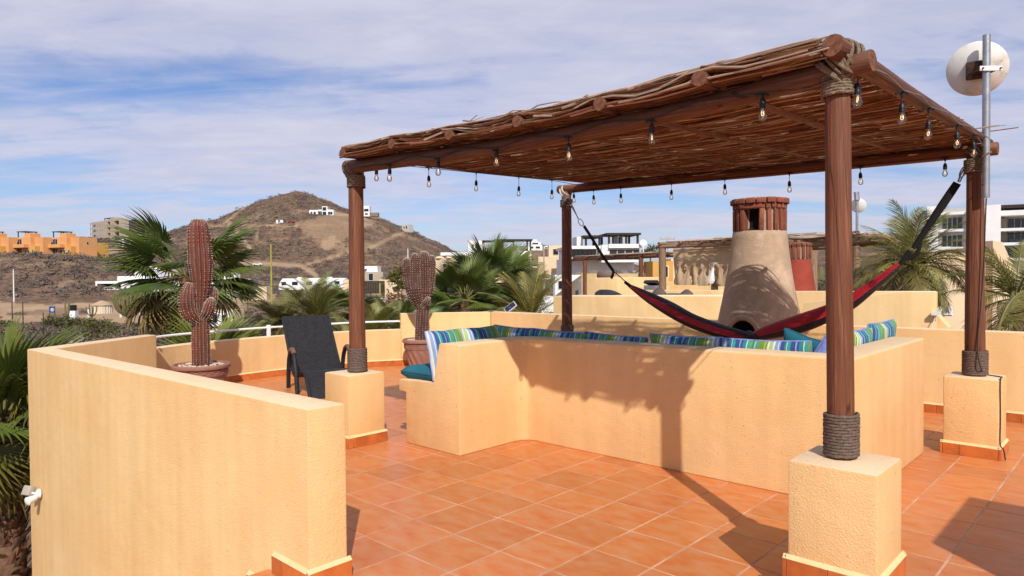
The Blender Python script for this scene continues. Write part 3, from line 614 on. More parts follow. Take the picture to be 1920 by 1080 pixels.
# rail on the low parapet
t = thing('handrail', 'white tubular handrail above the low curved parapet', 'railing', (-6.5, 2.5, .655))
rp = []
for i, p in enumerate(LOWS):
    a = LOWS[max(i-1,0)]; b = LOWS[min(i+1,len(LOWS)-1)]; d = (b-a).normalized(); n = Vector((-d.y, d.x))*.1; rp.append((p.x+n.x, p.y+n.y, .80))
rp[0] = (-5.93,.63,.80); rp[-1] = (-6.02,4.86,.80)
q = MB(); q.tube(rp, .017, 10); part('rail', q, WHITE, t)
for px in (503,):
    bi = min(range(len(rp)), key=lambda i: abs(proj(rp[i])[0]-px)); c = rp[bi]; q = MB(); q.box(c[0]-.026,c[0]+.026,c[1]-.026,c[1]+.026,.655,.842); part('post', q, WHITE, t, bevel=.004)
# higher parapet by the corner and along the back
t = thing('corner_parapet', 'taller yellow parapet behind the rear cactus pot', 'wall', (-5.5, 5.6, 0))
w = MB(); wall_prism(w, (-5.97,4.845), (-5.10,6.28), .2, -7.2, .945, .937); part('wall', w, STUC, t, bevel=.01); skirt(t, (-5.97,4.845), (-5.10,6.28))
t = thing('back_parapet', 'long yellow back parapet running behind the fireplace', 'wall', (2, 6.3, 0))
w = MB(); w.prism([(-5.10,6.285),(11.5,6.285),(11.5,6.5),(-5.2,6.5)], -7.2, [.940,1.02,1.02,.940]); part('wall', w, STUC, t, bevel=.01); skirt(t, (-5.0,6.285), (11,6.285))

# ------------------------------------------------------------------ bench
t = thing('bench', 'built-in yellow stucco bench with high back under the pergola', 'bench', (0, 2.3, 0))
prof = [(0,0),(0,1.0),(.012,1.012),(.26,1.012),(.275,1.0),(.36,.635),(.86,.62),(.885,.60),(.885,.515),(.87,.50),(.775,.50),(.775,0)]
rows = []; nb = len(BENCH)
for i, p in enumerate(BENCH):
    p = Vector(p); d0 = (p - Vector(BENCH[i-1])).normalized() if i else None; d1 = (Vector(BENCH[i+1]) - p).normalized() if i < nb-1 else None
    d0 = d0 or d1; d1 = d1 or d0; n0 = Vector((-d0.y,d0.x)); n1 = Vector((-d1.y,d1.x)); n = (n0+n1)/(1+n0.dot(n1)); dz = .035*max(0,(p.x+.5)/3) if p.y > 2.1 else 0
    rows.append([(p.x+n.x*u, p.y+n.y*u, z + (dz if z > .9 else 0)) for u, z in prof])
w = MB(); w.grid(rows, closev=True, flip=True); w.f.append(tuple(range(len(prof)))); w.m.append(0); o = (nb-1)*len(prof); w.f.append(tuple(o+k for k in range(len(prof)))[::-1]); w.m.append(0)
part('body', w, STUC, t, ang=50, bevel=.008)

# ------------------------------------------------------------------ pillars
def pillar(x, y, label, s=.42, h=.70, tile0=.2, sk=.098):
    t = thing('pillar', label, 'pillar', (x, y, 0), group='stucco pillars carrying the pergola posts')
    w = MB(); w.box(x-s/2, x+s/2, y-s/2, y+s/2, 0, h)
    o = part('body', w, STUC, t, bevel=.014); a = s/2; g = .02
    skirt(t, (x-a,y-a), (x+a,y-a), 0, sk, .018, first=tile0, off=1); skirt(t, (x+a,y-a-.018), (x+a,y+a+.018), 0, sk, .018, first=.05); skirt(t, (x+a,y+a), (x-a,y+a), 0, sk, .018, off=1); skirt(t, (x-a,y+a+.018), (x-a,y-a-.018), 0, sk, .018)
    return t
PP = {'P1': (-1.762,.997), 'P2': (-1.97,4.65), 'P3': (2.855,4.54), 'P4': (2.91,.77)}
pillar(*PP['P4'], 'yellow stucco pillar under the post in the right foreground', h=.705, sk=.205)
pillar(*PP['P3'], 'yellow stucco pillar with a black cable, under the dish post', tile0=.13)
pillar(*PP['P1'], 'yellow stucco pillar beside the lounger', h=.692, tile0=.39)
pillar(*PP['P2'], 'yellow stucco pillar behind the bench cushions')
# stair tower beside the camera, whose shadow lies on the tiles at the right
t = thing('stair_tower', 'yellow stucco stair tower beside the terrace', 'tower', (5.7, 1.0, 0))
w = MB(); w.box(4.87, 6.4, .43, 1.6, 0, 2.0); part('wall', w, STUC, t, bevel=.012)
# ------------------------------------------------------------------ pergola
PB = Vector((.5, 2.7, 0)); perg = thing('pergola', 'rustic log pergola roofed with woven sticks over the bench', 'pergola', PB)
def log(name, pts, r, mats, parent, n=14, wob=.05, seed=0, knots=True):
    """a log through world points, its own z along it"""
    rr = random.Random(seed); pts = [Vector(p) for p in pts]; d = pts[-1] - pts[0]; qn = d.to_track_quat('Z', 'Y'); inv = qn.inverted()
    k = max(9, int(d.length/.16)); cum = [0]
    for a, b in zip(pts[:-1], pts[1:]): cum.append(cum[-1] + (b-a).length)
    ctr = []; rad_ = []
    ph = [rr.uniform(0, 6.28) for _ in range(6)]
    for i in range(k+1):
        s = cum[-1]*i/k; p = Vector([np.interp(s, cum, [q[c] for q in pts]) for c in range(3)])
        if len(pts) > 2:   # soften the bow
            pass
        lp = inv @ (p - pts[0]); lp.x += .25*wob*r_at(r, i/k)*math.sin(ph[0]+s*2.1); lp.y += .25*wob*r_at(r, i/k)*math.sin(ph[1]+s*1.7); ctr.append(lp); rad_.append(r_at(r, i/k))
    rows = []
    for i, c in enumerate(ctr):
        row = []
        for j in range(n):
            a = 2*math.pi*j/n; rj = rad_[i]*(1 + wob*.5*math.sin(2*a+ph[2]+i*.15) + wob*.4*math.sin(3*a+ph[3]-i*.25) + wob*.25*math.sin(i*.9+ph[4]+a))
            row.append((c.x+rj*math.cos(a), c.y+rj*math.sin(a), c.z))
        rows.append(row)
    mb = MB(); mb.grid(rows, closev=True, flip=True)
    for e, fl in ((0, True), (k, False)):   # bevelled cut ends
        o = len(mb.v); c = ctr[e]; s = -1 if fl else 1
        ring = [(c.x+(x-c.x)*.93, c.y+(y-c.y)*.93, z+s*.006) for x, y, z in rows[e]]; mb.v.extend(ring); base = e*n
        for j in range(n):
            a, b = base+j, base+(j+1)%n; cc, dd = o+(j+1)%n, o+j; mb.f.append((b,a,dd,cc) if fl else (a,b,cc,dd)); mb.m.append(0)
        mb.f.append(tuple(o+j for j in range(n))[::-1] if fl else tuple(o+j for j in range(n))); mb.m.append(1)
    me = mb.mesh(name, mats, ang=45); off = Vector((0,0,0)); q = parent
    while q is not None: off += Vector(q.location); q = q.parent
    o = link(name, me, parent, pts[0]-off); o.rotation_mode = 'QUATERNION'; o.rotation_quaternion = qn; return o
def r_at(r, t): return r[0]+(r[1]-r[0])*t if hasattr(r, '__len__') else r
POST = {'P4': ((2.885,.79,.70), (2.862,.785,2.66), (.066,.058)), 'P1': ((-1.745,1.02,.69), (-1.745,1.03,2.70), (.080,.070)), 'P3': ((2.855,4.54,.70), (2.845,4.54,2.72), (.085,.068)), 'P2': ((-1.97,4.65,.70), (-1.975,4.65,2.79), (.073,.066))}
posts = {}
for i, (k, (a, b, r)) in enumerate(POST.items()): posts[k] = log('post', [a, b], r, [WOOD, WEND], perg, n=18, wob=.055, seed=i)
def rope_coil(parent, c0, axis, r, h, turns, rr, mats=ROPE, seed=0):
    mb = MB(); n = turns*44; c0 = Vector(c0); axis = Vector(axis).normalized(); u = axis.orthogonal().normalized(); w = axis.cross(u); rn = random.Random(seed); pts = []
    for i in range(n+1):
        a = 2*math.pi*i/44; pts.append(c0 + axis*(h*i/n + rn.uniform(-.0008,.0008)) + (u*math.cos(a)+w*math.sin(a))*(r + rn.uniform(-.0007,.0007)))
    # two-strand look: radius pulses along the rope
    rows = []
    for i, p in enumerate(pts):
        t = (pts[min(i+1,n)]-pts[max(i-1,0)]).normalized(); e = (p-c0); e = (e-axis*e.dot(axis)).normalized(); b_ = t.cross(e)
        rows.append([p + (e*math.cos(2*math.pi*j/9)+b_*math.sin(2*math.pi*j/9))*rr*(.92+.24*math.cos(3*(2*math.pi*j/9)+i*1.05)) for j in range(9)])
    mb.grid(rows, closev=True, flip=True); return part('rope_wrap', mb, mats, parent, ang=75)
rope_coil(perg, (2.885,.79,.715), (0,0,1), .078, .215, 14, .0095, ROPED); rope_coil(perg, (2.864,.785,2.545), (0,0,1), .072, .105, 7, .0095, ROPE)
rope_coil(perg, (-1.745,1.02,.70), (0,0,1), .090, .225, 14, .0095, ROPED); rope_coil(perg, (-1.745,1.03,2.52), (0,0,1), .083, .11, 7, .0095)
rope_coil(perg, (2.855,4.54,.71), (0,0,1), .095, .215, 14, .0095, ROPED); rope_coil(perg, (2.845,4.54,2.545), (0,0,1), .082, .12, 7, .0095)
rope_coil(perg, (-1.97,4.65,.71), (0,0,1), .083, .215, 14, .0095, ROPED); rope_coil(perg, (-1.975,4.65,2.58), (0,0,1), .078, .10, 6, .0095, ROPED)
FB = [(-1.83,.985,2.725),(-1.0,.96,2.69),(-.1,.92,2.645),(.75,.88,2.628),(1.6,.84,2.625),(2.3,.80,2.640),(3.03,.765,2.690)]
BB = [(-2.10,4.65,2.835),(-.5,4.63,2.80),(1.0,4.58,2.765),(2.4,4.545,2.745),(3.01,4.54,2.745)]
def interp3(pl, x): return Vector([np.interp(x, [p[0] for p in pl], [p[c] for p in pl]) for c in range(3)])
log('front_beam', FB, (.066,.056), [WOODB, WEND], perg, n=16, wob=.05, seed=21)
log('back_beam', BB, (.060,.058), [WOOD, WEND], perg, n=14, wob=.05, seed=22)
RX = [(-1.60,2.81,.043),(-.80,2.79,.044),(-.02,2.755,.045),(.74,2.735,.044),(1.48,2.725,.046),(2.19,2.735,.048),(2.90,2.755,.055)]
RAF = []
for i, (x, z, r) in enumerate(RX):
    f = interp3(FB, x); b = interp3(BB, x); y0 = f.y - (.20 if i < 6 else .17); zb = b.z + .055 + r
    xb = x - (.08 if i < 3 else .0)
    RAF.append((x, y0, z, xb, 4.86, zb, r)); log('rafter', [(x, y0, z), (x*.5+xb*.5, 2.7, (z+zb)/2 - .012), (xb, 4.86, zb)], (r, r*.62), [WOODB, WEND], perg, n=14, wob=.07, seed=40+i)
# rope lashings where the rafters and beams meet over the posts
def lash(parent, c, r, turns, seed, tilt, mats=ROPE):
    rn = random.Random(seed); mb = MB()
    for k in range(turns):
        t = Vector(tilt) + Vector((rn.uniform(-.12,.12), rn.uniform(-.12,.12), rn.uniform(-.08,.08))); t.normalize(); u = t.orthogonal().normalized(); w = t.cross(u); cc = Vector(c) + t*(.021*(k-turns/2))
        mb.tube([cc+(u*math.cos(a)*r*1.0+w*math.sin(a)*r) for a in [2*math.pi*i/22 for i in range(22)]], .0095, 7, closed=True)
    part('lashing', mb, mats, parent)
lash(perg, (2.875,.775,2.70), .094, 5, 1, (.62,-.1,.55)); lash(perg, (2.89,.80,2.715), .105, 4, 2, (.5,.75,-.25)); lash(perg, (2.90,.785,2.735), .098, 3, 9, (.9,.3,.5))
lash(perg, (-1.76,1.0,2.70), .085, 4, 3, (.8,0,.55)); lash(perg, (-1.74,1.01,2.67), .088, 3, 4, (-.3,.6,.6))
lash(perg, (2.85,4.54,2.72), .085, 4, 5, (.7,.1,.6)); lash(perg, (-1.98,4.65,2.80), .082, 4, 6, (.8,-.1,.5), mk('white_cord', (.55,.5,.44), rough=.9))
# stick roof, woven over and between the rafters
def raf_top(x, y):
    xs = [q[0] + (q[3]-q[0])*(y-.6)/4.1 for q in RAF]; zs = [q[2] + (q[5]-q[2])*(y-q[1])/(q[4]-q[1]) + q[6] for q in RAF]
    z = np.interp(x, xs, zs); i = int(np.clip(np.searchsorted(xs, x)-1, 0, len(xs)-2)); ph = (x-xs[i])/(xs[i+1]-xs[i]); ph = min(max(ph, 0), 1); return z, math.sin(math.pi*ph)**1.15
def stick_mesh(mb, x0, x1, y, layer, rn, r, crook=0):
    k = max(4, int((x1-x0)/.16)); pts = []; yy = y; dy = rn.uniform(-.06,.06); off0 = rn.uniform(-.014,.012); p1 = rn.uniform(0,6.28); sag = {0:.088,1:.066,2:.036,3:.014}[layer]*rn.uniform(.8,1.15); lift = {0:.006,1:.012,2:.018,3:.024}[layer] + rn.uniform(-.004,.006)
    for i in range(k+1):
        x = x0+(x1-x0)*i/k; z, ph = raf_top(x, yy); yv = yy + dy*(x-x0) + .010*math.sin(p1+x*2.3) + .005*math.sin(p1*2+x*6.1)
        if x > 2.2: ph = max(ph, min(1, (x-2.2)/.5))*1.0
        if x < -1.3: ph = max(ph, min(.5, (-1.3-x)/.5))
        if layer == 0: lift = -.055 + off0; sag = .012
        if crook: yv += .022*math.sin(p1*5+x*13); lift = .03 + .022*math.sin(p1+x*9) + (.03 if i == k and p1 > 3.5 else 0)
        pts.append((x, yv, z + lift - sag*ph + .004*math.sin(p1*3+x*7)))
    mb.tube(pts, [r*(1-.45*i/k) if rn.random() < 2 else r for i in range(k+1)], 5); return pts
rn = random.Random(3); jobs = []
for layer, step in ((0,.0135),(1,.0135),(2,.0165),(3,.024)):
    y = .52
    while y < 4.78:
        x = -1.63 + rn.uniform(-.05,.12)
        while x < 2.6:
            x1 = x + rn.uniform(1.2, 2.6)
            if x1 > 2.45: x1 = 2.84 + rn.uniform(-.06, .05)
            f = interp3(FB, max(-1.8, min(3, (x+x1)/2))); yl = max(y, f.y - .15 + rn.uniform(0,.05))
            if rn.random() < .86: jobs.append((layer, x, x1, yl + rn.uniform(-.008,.008), rn.choice((.0042,.005,.006,.007,.008,.0095)))); x = x1 - rn.uniform(.05,.35)
        y += step*rn.uniform(.75,1.3)
# a few loose ends sticking out at the right edge and front
jobs += [(3, 2.3, 3.10, 4.35, .007), (3, 2.2, 3.16, 4.52, .008), (2, 2.0, 3.08, 4.15, .006)]
for k in range(26): 
    x = rn.uniform(-1.62, 1.5); f = interp3(FB, max(-1.8, x+.6)); jobs.append((rn.choice((2,3,3)), x, x+rn.uniform(.8,1.3), f.y - rn.uniform(.08,.17), rn.choice((.008,.010,.012))))
for k in range(46):
    x = rn.uniform(-1.66, 2.0); f = interp3(FB, max(-1.8, x+.4)); jobs.append((3, x, min(2.80, x+rn.uniform(.45,1.1)), f.y - rn.uniform(-.15,.17), rn.choice((.006,.008,.011,.013))))
CROOK = len(jobs)-46
order = sorted(range(len(jobs)), key=lambda i: (jobs[i][0] not in (0,), jobs[i][3] + .25*(2.9-jobs[i][2])))
front = [i for i in order if jobs[i][3] < .92]; rest_ = [i for i in order if jobs[i][3] >= .92]
single = set(front[:150]) | set(rest_[:145]); bulk = MB(); bulkg = MB()
for i, (layer, x0, x1, y, r) in enumerate(jobs):
    pale = rn.random() < (.17 if layer == 0 else .24 if layer == 1 else .42 if layer == 2 else .75)
    if i in single:
        mb = MB(); stick_mesh(mb, x0, x1, y, layer, rn, r, i >= CROOK); part('stick', mb, STICKG if pale else STICK, perg)
    else: stick_mesh(bulkg if pale else bulk, x0, x1, y, layer, rn, r, i >= CROOK)
tag(part('stick', bulk, STICK, perg), kind='stuff'); tag(part('pale_stick', bulkg, STICKG, perg), kind='stuff')

# ------------------------------------------------------------------ string lights
sl = thing('string_lights', 'black cable string of small clear bulbs hung around the pergola', 'string lights', (0, 2.5, 2.6))
def bulb_proto():
    q = MB(); q.lathe([(0,.0),(.009,0),(.011,-.004),(.0135,-.010),(.0165,-.022),(.0175,-.030),(.0175,-.034),(.0165,-.036),(.0175,-.040),(.0165,-.056),(0,-.056)][::-1], 14); so = q.mesh('socket', BLACK)
    q = MB(); pr_ = [(.0,-.124),(.008,-.1235),(.016,-.119),(.0215,-.110),(.0235,-.099),(.022,-.088),(.0175,-.076),(.0145,-.066),(.0135,-.056)]
    q.lathe(pr_, 18); gl = q.mesh('bulb', BULBG)
    q = MB(); q.tube([(-.006,0,-.070),(-.007,0,-.088),(-.004,.002,-.096),(0,-.002,-.092),(.004,.002,-.096),(.007,0,-.088),(.006,0,-.070)], .0013, 5); fi = q.mesh('filament', FILA)
    q = MB(); q.lathe([(.0022,-.06),(.004,-.062),(.003,-.074),(.0022,-.082)][::-1], 8); stm = q.mesh('stem', WHITE)
    return so, gl, fi, stm
SO, GL, FI, STM = bulb_proto(); SLO = Vector(sl.location)
def hang(p_top, p_bulb):
    """cord from the string down to a bulb whose middle is p_bulb"""
    p = Vector(p_bulb) + Vector((0,0,.078)); b = link('bulb', GL, sl, p - SLO); b.rotation_euler = (RND.uniform(-.05,.05), RND.uniform(-.05,.05), RND.uniform(0,6))
    for nm, me in (('socket', SO), ('filament', FI), ('stem', STM)): link(nm, me, b)
    q = MB(); q.tube([Vector(p_top), p + Vector((0,0,-.004))], .0032, 6); part('cord', q, CABLE, sl)
    q = MB(); q.tube([Vector(p_top)+Vector((-.028,-.02,-.006)), Vector(p_top)+Vector((-.008,0,.004)), Vector(p_top)+Vector((.008,0,.004)), Vector(p_top)+Vector((.028,.02,-.006))], .0075, 6); q.tube([Vector(p_top)+Vector((0,0,.004)), Vector(p_top)+Vector((0,0,-.03))], .0075, 6); part('clip', q, BLACK, sl)
def iterY(px, py, fn):
    X = 0
    for _ in range(25): p = onY(px, py, fn(X)); X = p.x
    return p
cable = []
for px, py in [(731,331),(822,319),(931,301),(1066,290),(1222,257),(1430,211)]:
    p = iterY(px, py, lambda X: interp3(FB, max(-1.8,min(3,X))).y - .055); f = interp3(FB, p.x); hang((p.x, p.y, f.z-.035), p); cable.append((p.x, p.y-.012, f.z-.030))
pts = [(-1.80,.93,2.70)] + [q for a, b in zip(cable[:-1], cable[1:]) for q in (a, ((a[0]+b[0])/2, (a[1]+b[1])/2-.006, interp3(FB,(a[0]+b[0])/2).z+.018))] + [cable[-1], (2.75,.70,2.60), (2.93,.70,2.64)]
q = MB(); q.tube(pts, .0036, 6); part('cable', q, CABLE, sl)
cable = [(2.93,.72,2.66)]
for px, py in [(1608,185),(1691,219),(1741,249),(1794,267),(1825,284)]:
    p = onX(px, py, 2.955); zr = np.interp(p.y, [.6,4.7], [2.755,2.86]); hang((p.x, p.y, zr-.055-.02), p); cable.append((p.x+.012, p.y, zr-.065))
pts = []
for a, b in zip(cable[:-1], cable[1:]): pts += [a, ((a[0]+b[0])/2+.012, (a[1]+b[1])/2, (a[2]+b[2])/2+.02)]
pts += [cable[-1], (2.93,4.45,2.75)]
q = MB(); q.tube(pts, .0042, 6); part('cable', q, mk('grey_cable', (.20,.185,.17), rough=.7), sl)
cable = []
for px, py in [(706,331),(804,343),(893,351),(973,361),(1035,367)]:
    p = onX(px, py, -1.64); zr = np.interp(p.y, [.8,4.86], [2.81,2.93]); hang((p.x, p.y, zr-.04), p); cable.append((p.x, p.y, zr-.05))
q = MB(); q.tube([(-1.62,1.0,2.76)]+cable+[(-1.72,4.6,2.86)], .0036, 6); part('cable', q, CABLE, sl)
cable = []
for px, py in [(1076,374),(1113,377),(1164,374),(1259,368),(1359,358),(1480,353),(1613,338),(1772,322)]:
    p = iterY(px, py, lambda X: interp3(BB, max(-2,min(3,X))).y - .05); f = interp3(BB, p.x); hang((p.x, p.y, f.z-.045), p); cable.append((p.x, p.y, f.z-.04))
q = MB(); q.tube(cable+[(2.78,4.47,2.70)], .0036, 6); part('cable', q, CABLE, sl)
# ------------------------------------------------------------------ fireplace
_fc = onY(1424, 500, 6.02); FX, FY = _fc.x, 6.02; FS = (_fc - CAM).dot(FW) / 8.64
fire = thing('fireplace', 'tan clay outdoor fireplace with brick chimney top behind the hammock', 'fireplace', (FX, FY, 0))
def niche_body():
    pr_ = [(.70,0),(.655,.35),(.575,.75),(.50,1.05),(.435,1.35),(.375,1.70),(.335,2.0),(.320,2.155),(.312,2.165),(0,2.165)]
    zs = np.linspace(0, 2.15, 34); prs = [(float(np.interp(z, [p[1] for p in pr_[:8]], [p[0] for p in pr_[:8]])), float(z)) for z in zs]
    for _ in range(2): prs = [prs[0]] + [((prs[i-1][0]+2*prs[i][0]+prs[i+1][0])/4, prs[i][1]) for i in range(1, len(prs)-1)] + [prs[-1]]
    prs += [(.312,2.162),(.29,2.163)]
    b = MB(); n = 56; rows = []
    for r, z in prs:
        rows.append([(FX+r*math.cos(2*math.pi*j/n)*(1+.012*math.sin(3*z+j*.3)), FY+r*math.sin(2*math.pi*j/n)*(1+.01*math.sin(2*z+j*.5)), z) for j in range(n)])
    b.grid(rows, closev=True, flip=True); b.f.append(tuple(range(n))[::-1]); b.m.append(0); o = (len(prs)-1)*n; b.f.append(tuple(o+j for j in range(n))); b.m.append(0)
    body = part('body', b, [ADOBE, SOOT], fire)
    c = MB(); arch = [(-.23,.02)] + [(-.215+.0*i, .55) for i in range(1)] + [(.215*math.cos(math.pi-math.pi*i/12), .84+.27*math.sin(math.pi*i/12)) for i in range(13)] + [(.215,.55),(.23,.02)]
    v0 = [(FX+x, FY-.95, z) for x, z in arch]; v1 = [(FX+x*.9, FY-.12, z*.96) for x, z in arch]; k = len(arch)
    c.add(v0+v1, [tuple(range(k)), tuple(range(k,2*k))[::-1]] + [(i, k+i, k+(i+1)%k, (i+1)%k) for i in range(k)])
    bm = bmesh.new()
    cut = link('cutter', c.mesh('cutter', [SOOT], (FX,FY,0), smooth=False), fire)
    bm.from_mesh(cut.data); bmesh.ops.recalc_face_normals(bm, faces=bm.faces); bm.to_mesh(cut.data); bm.free()
    md = body.modifiers.new('niche', 'BOOLEAN'); md.operation = 'DIFFERENCE'; md.object = cut; md.solver = 'EXACT'; md.material_mode = 'TRANSFER'
    bpy.context.view_layer.update(); dg = bpy.context.evaluated_depsgraph_get(); me = bpy.data.meshes.new_from_object(body.evaluated_get(dg)); body.modifiers.clear(); body.data = me; bpy.data.objects.remove(cut)
    me.polygons.foreach_set('use_smooth', [True]*len(me.polygons)); me.set_sharp_from_angle(angle=rad(40))
    # rounded plaster lip around the mouth
    lip = []
    for x, z in arch[1:-1]:
        r = float(np.interp(z, [p[1] for p in prs[:34]], [p[0] for p in prs[:34]])); lip.append((FX+x, FY-math.sqrt(max(.01,r*r-x*x))+.012, z))
    q = MB(); q.tube(lip, .035, 10); part('hearth_lip', q, ADOBE, fire)
niche_body()
def brick_mesh(l, w, h): 
    b = MB(); b.box(-l/2,l/2,-w/2,w/2,-h/2,h/2); return b.mesh('brick', BRICK, bevel=.006, bsegs=2)
core = MB(); n = 40; R0, R1 = .286, .19; zA, zB = 2.15, 2.52
# drum of mortar with the square opening at the -Y side
a0, a1 = rad(-104), rad(-68); k = 44; angs = [a1 + (2*math.pi-(a1-a0))*i/k for i in range(k+1)]
rows = [[(FX+r*math.cos(a), FY+r*math.sin(a), z) for r, z in ((R0,zA),(R0,zB),(R1,zB),(R1,zA))] for a in angs]; core.grid(rows, closev=True, flip=True)
for e in (0, k): 
    o = e*4; core.f.append((o,o+1,o+2,o+3) if e == 0 else (o+3,o+2,o+1,o)); core.m.append(0)
part('drum', core, MORTAR, fire, ang=30)
q = MB(); rows = [[(FX+r*math.cos(a), FY+r*math.sin(a), z) for r, z in ((R0,2.432),(R0,zB),(R1,zB),(R1,2.432))] for a in [a0+(a1-a0)*i/6 for i in range(7)]]; q.grid(rows, closev=True, flip=True); part('lintel_core', q, MORTAR, fire)
q = MB(); q.lathe([(.24,2.165),(.19,2.20),(.19,2.5),(.0,2.5)], 24, (FX,FY,0)); q.lathe([(.0,2.166),(.188,2.166)], 24, (FX,FY,0)); part('flue', q, SOOT, fire)
SB = brick_mesh(.052,.055,.262); HB = brick_mesh(.060,.06,.055); CB = brick_mesh(.105,.07,.062); LB_ = brick_mesh(.26,.06,.052); JB = brick_mesh(.05,.14,.262)
def put(me, a, r, z, jit=.004, tilt=0):
    o = link('brick', me, fire, (r*math.cos(a), r*math.sin(a), z + RND.uniform(-jit,jit))); o.rotation_euler = (RND.uniform(-.02,.02), RND.uniform(-.02,.02)+tilt, a + math.pi/2 + RND.uniform(-.04,.04)); return o
na = 19; a = a1 + .10
while a < a0 + 2*math.pi - .05: put(SB, a, .292, 2.292); a += .292
put(JB, a0-.09, .25, 2.292).rotation_euler = (0,0,a0+math.pi/2+.1); 
put(JB, a1+.10, .25, 2.292)
put(LB_, (a0+a1)/2, .285, 2.458)
a = a1 + .12
while a < a0 + 2*math.pi - .08: put(HB, a, .29, 2.462); a += .232
a = 0
while a < 2*math.pi - .1: put(CB, a, .312, 2.527); a += 2*math.pi/17
q = MB(); q.lathe([(.2,2.49),(.305,2.495),(.305,2.555),(.27,2.572),(.2,2.575)], 40, (FX,FY,0), closed=True); part('coping_mortar', q, MORTAR, fire)
fire.scale = (FS, FS, FS); fire.location.z = CAM.z*(1-FS)

# ------------------------------------------------------------------ hammock
HP = {k: v for k, v in []}
HY = 4.60
hm = thing('hammock', 'red and black nylon hammock tied in the middle, slung between two posts', 'hammock', (.7, HY, .93))
def onH(px, py): return onY(px, py, HY)
def pl_smooth(pts, k=8): 
    out = []; P = [Vector(p) for p in pts]
    for i in range(len(P)-1):
        p0 = P[max(i-1,0)]; p1 = P[i]; p2 = P[i+1]; p3 = P[min(i+2,len(P)-1)]
        for s in range(k):
            u = s/k; out.append(.5*((2*p1)+(p2-p0)*u+(2*p0-5*p1+4*p2-p3)*u*u+(3*p1-p0-3*p2+p3)*u**3))
    out.append(P[-1]); return out
def hammock_half(top, bot, r0, r1, red, sgn, black_name='side_panel'):
    """gathered cloth between an upper and a lower outline; red = (f0,f1) band of the visible side"""
    T = pl_smooth(top); B = pl_smooth(bot); k = min(len(T), len(B)); n = 30; rows = []
    for i in range(k):
        t, b = T[i], B[i]; c = (t+b)/2; hgt = (t-b).length/2; u = (t-b).normalized(); w = Vector((0,-1,0)); dep = hgt*.72
        row = []
        for j in range(n):
            a = 2*math.pi*j/n; fold = 1 + .07*math.sin(j*2.2+i*.05) + .05*math.sin(j*4.1-i*.11)
            row.append(c + u*(math.cos(a)*hgt*(1+.02*math.sin(j*3))) + w*(math.sin(a)*dep*fold))
        rows.append(row)
    j0, j1 = red
    def band(name, js, mt):
        q = MB(); q.grid([[row[j % n] for j in js] for row in rows]); part(name, q, mt, hm, ang=60)
    band('red_panel', range(j0, j1+1), HRED); band('side_panel', range(j1, n+j0+1), HBLK)
Lt = [(1179,532),(1215,546),(1260,566),(1300,588),(1350,607),(1380,616),(1400,622)]; Lb = [(1178,538),(1215,568),(1260,597),(1300,617),(1350,634),(1380,640),(1400,637)]
hammock_half([onH(*p) for p in Lt], [onH(*p) for p in Lb], .03, .03, (5, 9), 1)
Rt = [(1408,624),(1440,609),(1500,588),(1550,571),(1600,547),(1650,514),(1676,496),(1692,490)]; Rb = [(1408,637),(1440,636),(1500,625),(1550,606),(1600,580),(1650,538),(1680,510),(1694,494)]
hammock_half([onH(*p) for p in Rt], [onH(*p) for p in Rb], .03, .03, (1, 9), 1)
q = MB(); kc = onH(1404, 631)
for k in range(3): q.tube([kc + Vector((.012*(k-1), math.cos(a)*.045, math.sin(a)*.056)) for a in [2*math.pi*i/16 for i in range(16)]], .014, 7, closed=True)
q.tube(pl_smooth([kc+Vector((0,-.05,.02)), kc+Vector((-.05,-.07,.035)), kc+Vector((-.12,-.08,.045))]), .020, 7, flat=.5); q.tube(pl_smooth([kc+Vector((0,-.05,.02)), kc+Vector((.05,-.075,.02)), kc+Vector((.13,-.08,.035))]), .020, 7, flat=.5)
part('tie', q, HBLK, hm)
def strap(name, pts, w, mt, flat=.25): q = MB(); q.tube(pl_smooth([onH(*p) for p in pts], 4), w, 8, flat=flat, up=(0,0,1)); return part(name, q, mt, hm)
strap('hanging_strap', [(1095,424),(1110,447),(1130,480),(1150,508)], [.022]*13, STRAP, .5)
strap('hanging_strap', [(1150,508),(1149,516),(1146,522)], [.02]*9, STRAP, .4)
strap('suspension_cord', [(1152,510),(1166,522),(1180,535)], .007, STRAP, 1); strap('whipping', [(1172,529),(1180,535),(1184,538)], [.022]*9, STRAP, 1)
q = MB(); c = onH(1153, 511); q.tube([c+Vector((math.cos(a)*.028, 0, math.sin(a)*.034)) for a in [2*math.pi*i/16 for i in range(16)]], .005, 6, closed=True); part('ring', q, METAL, hm)
q = MB(); c = onH(1089, 417); ax = (onH(1095,425)-onH(1083,408)).normalized(); sd_ = ax.cross(Vector((0,1,0))); q.tube([c+ax*math.cos(a)*.058+sd_*math.sin(a)*.032 for a in [2*math.pi*i/20 for i in range(20)]], .006, 6, closed=True); part('carabiner', q, METAL, hm)
cordm = mk('grey_cord', (.28,.25,.22), rough=.9)
q = MB(); q.tube(pl_smooth([(-1.93,4.60,2.70), onH(1068,374), onH(1076,392), onH(1084,410)], 5), .008, 6); q.tube(pl_smooth([(-1.96,4.58,2.64), onH(1066,380), onH(1077,397), onH(1085,411)], 5), .006, 6); part('suspension_rope', q, cordm, hm)
strap('hanging_strap', [(1795,343),(1778,368),(1755,402),(1732,437),(1712,466)], [.036,.036,.037,.038,.038,.038,.038,.036,.036,.034,.034,.032,.030,.028,.026,.024,.022][:17], STRAP, .45)
strap('strap_slack', [(1728,440),(1722,470),(1714,480),(1700,486)], [.02]*13, STRAP, .5)
strap('whipping', [(1706,470),(1696,484),(1689,494)], [.024]*9, STRAP, 1)
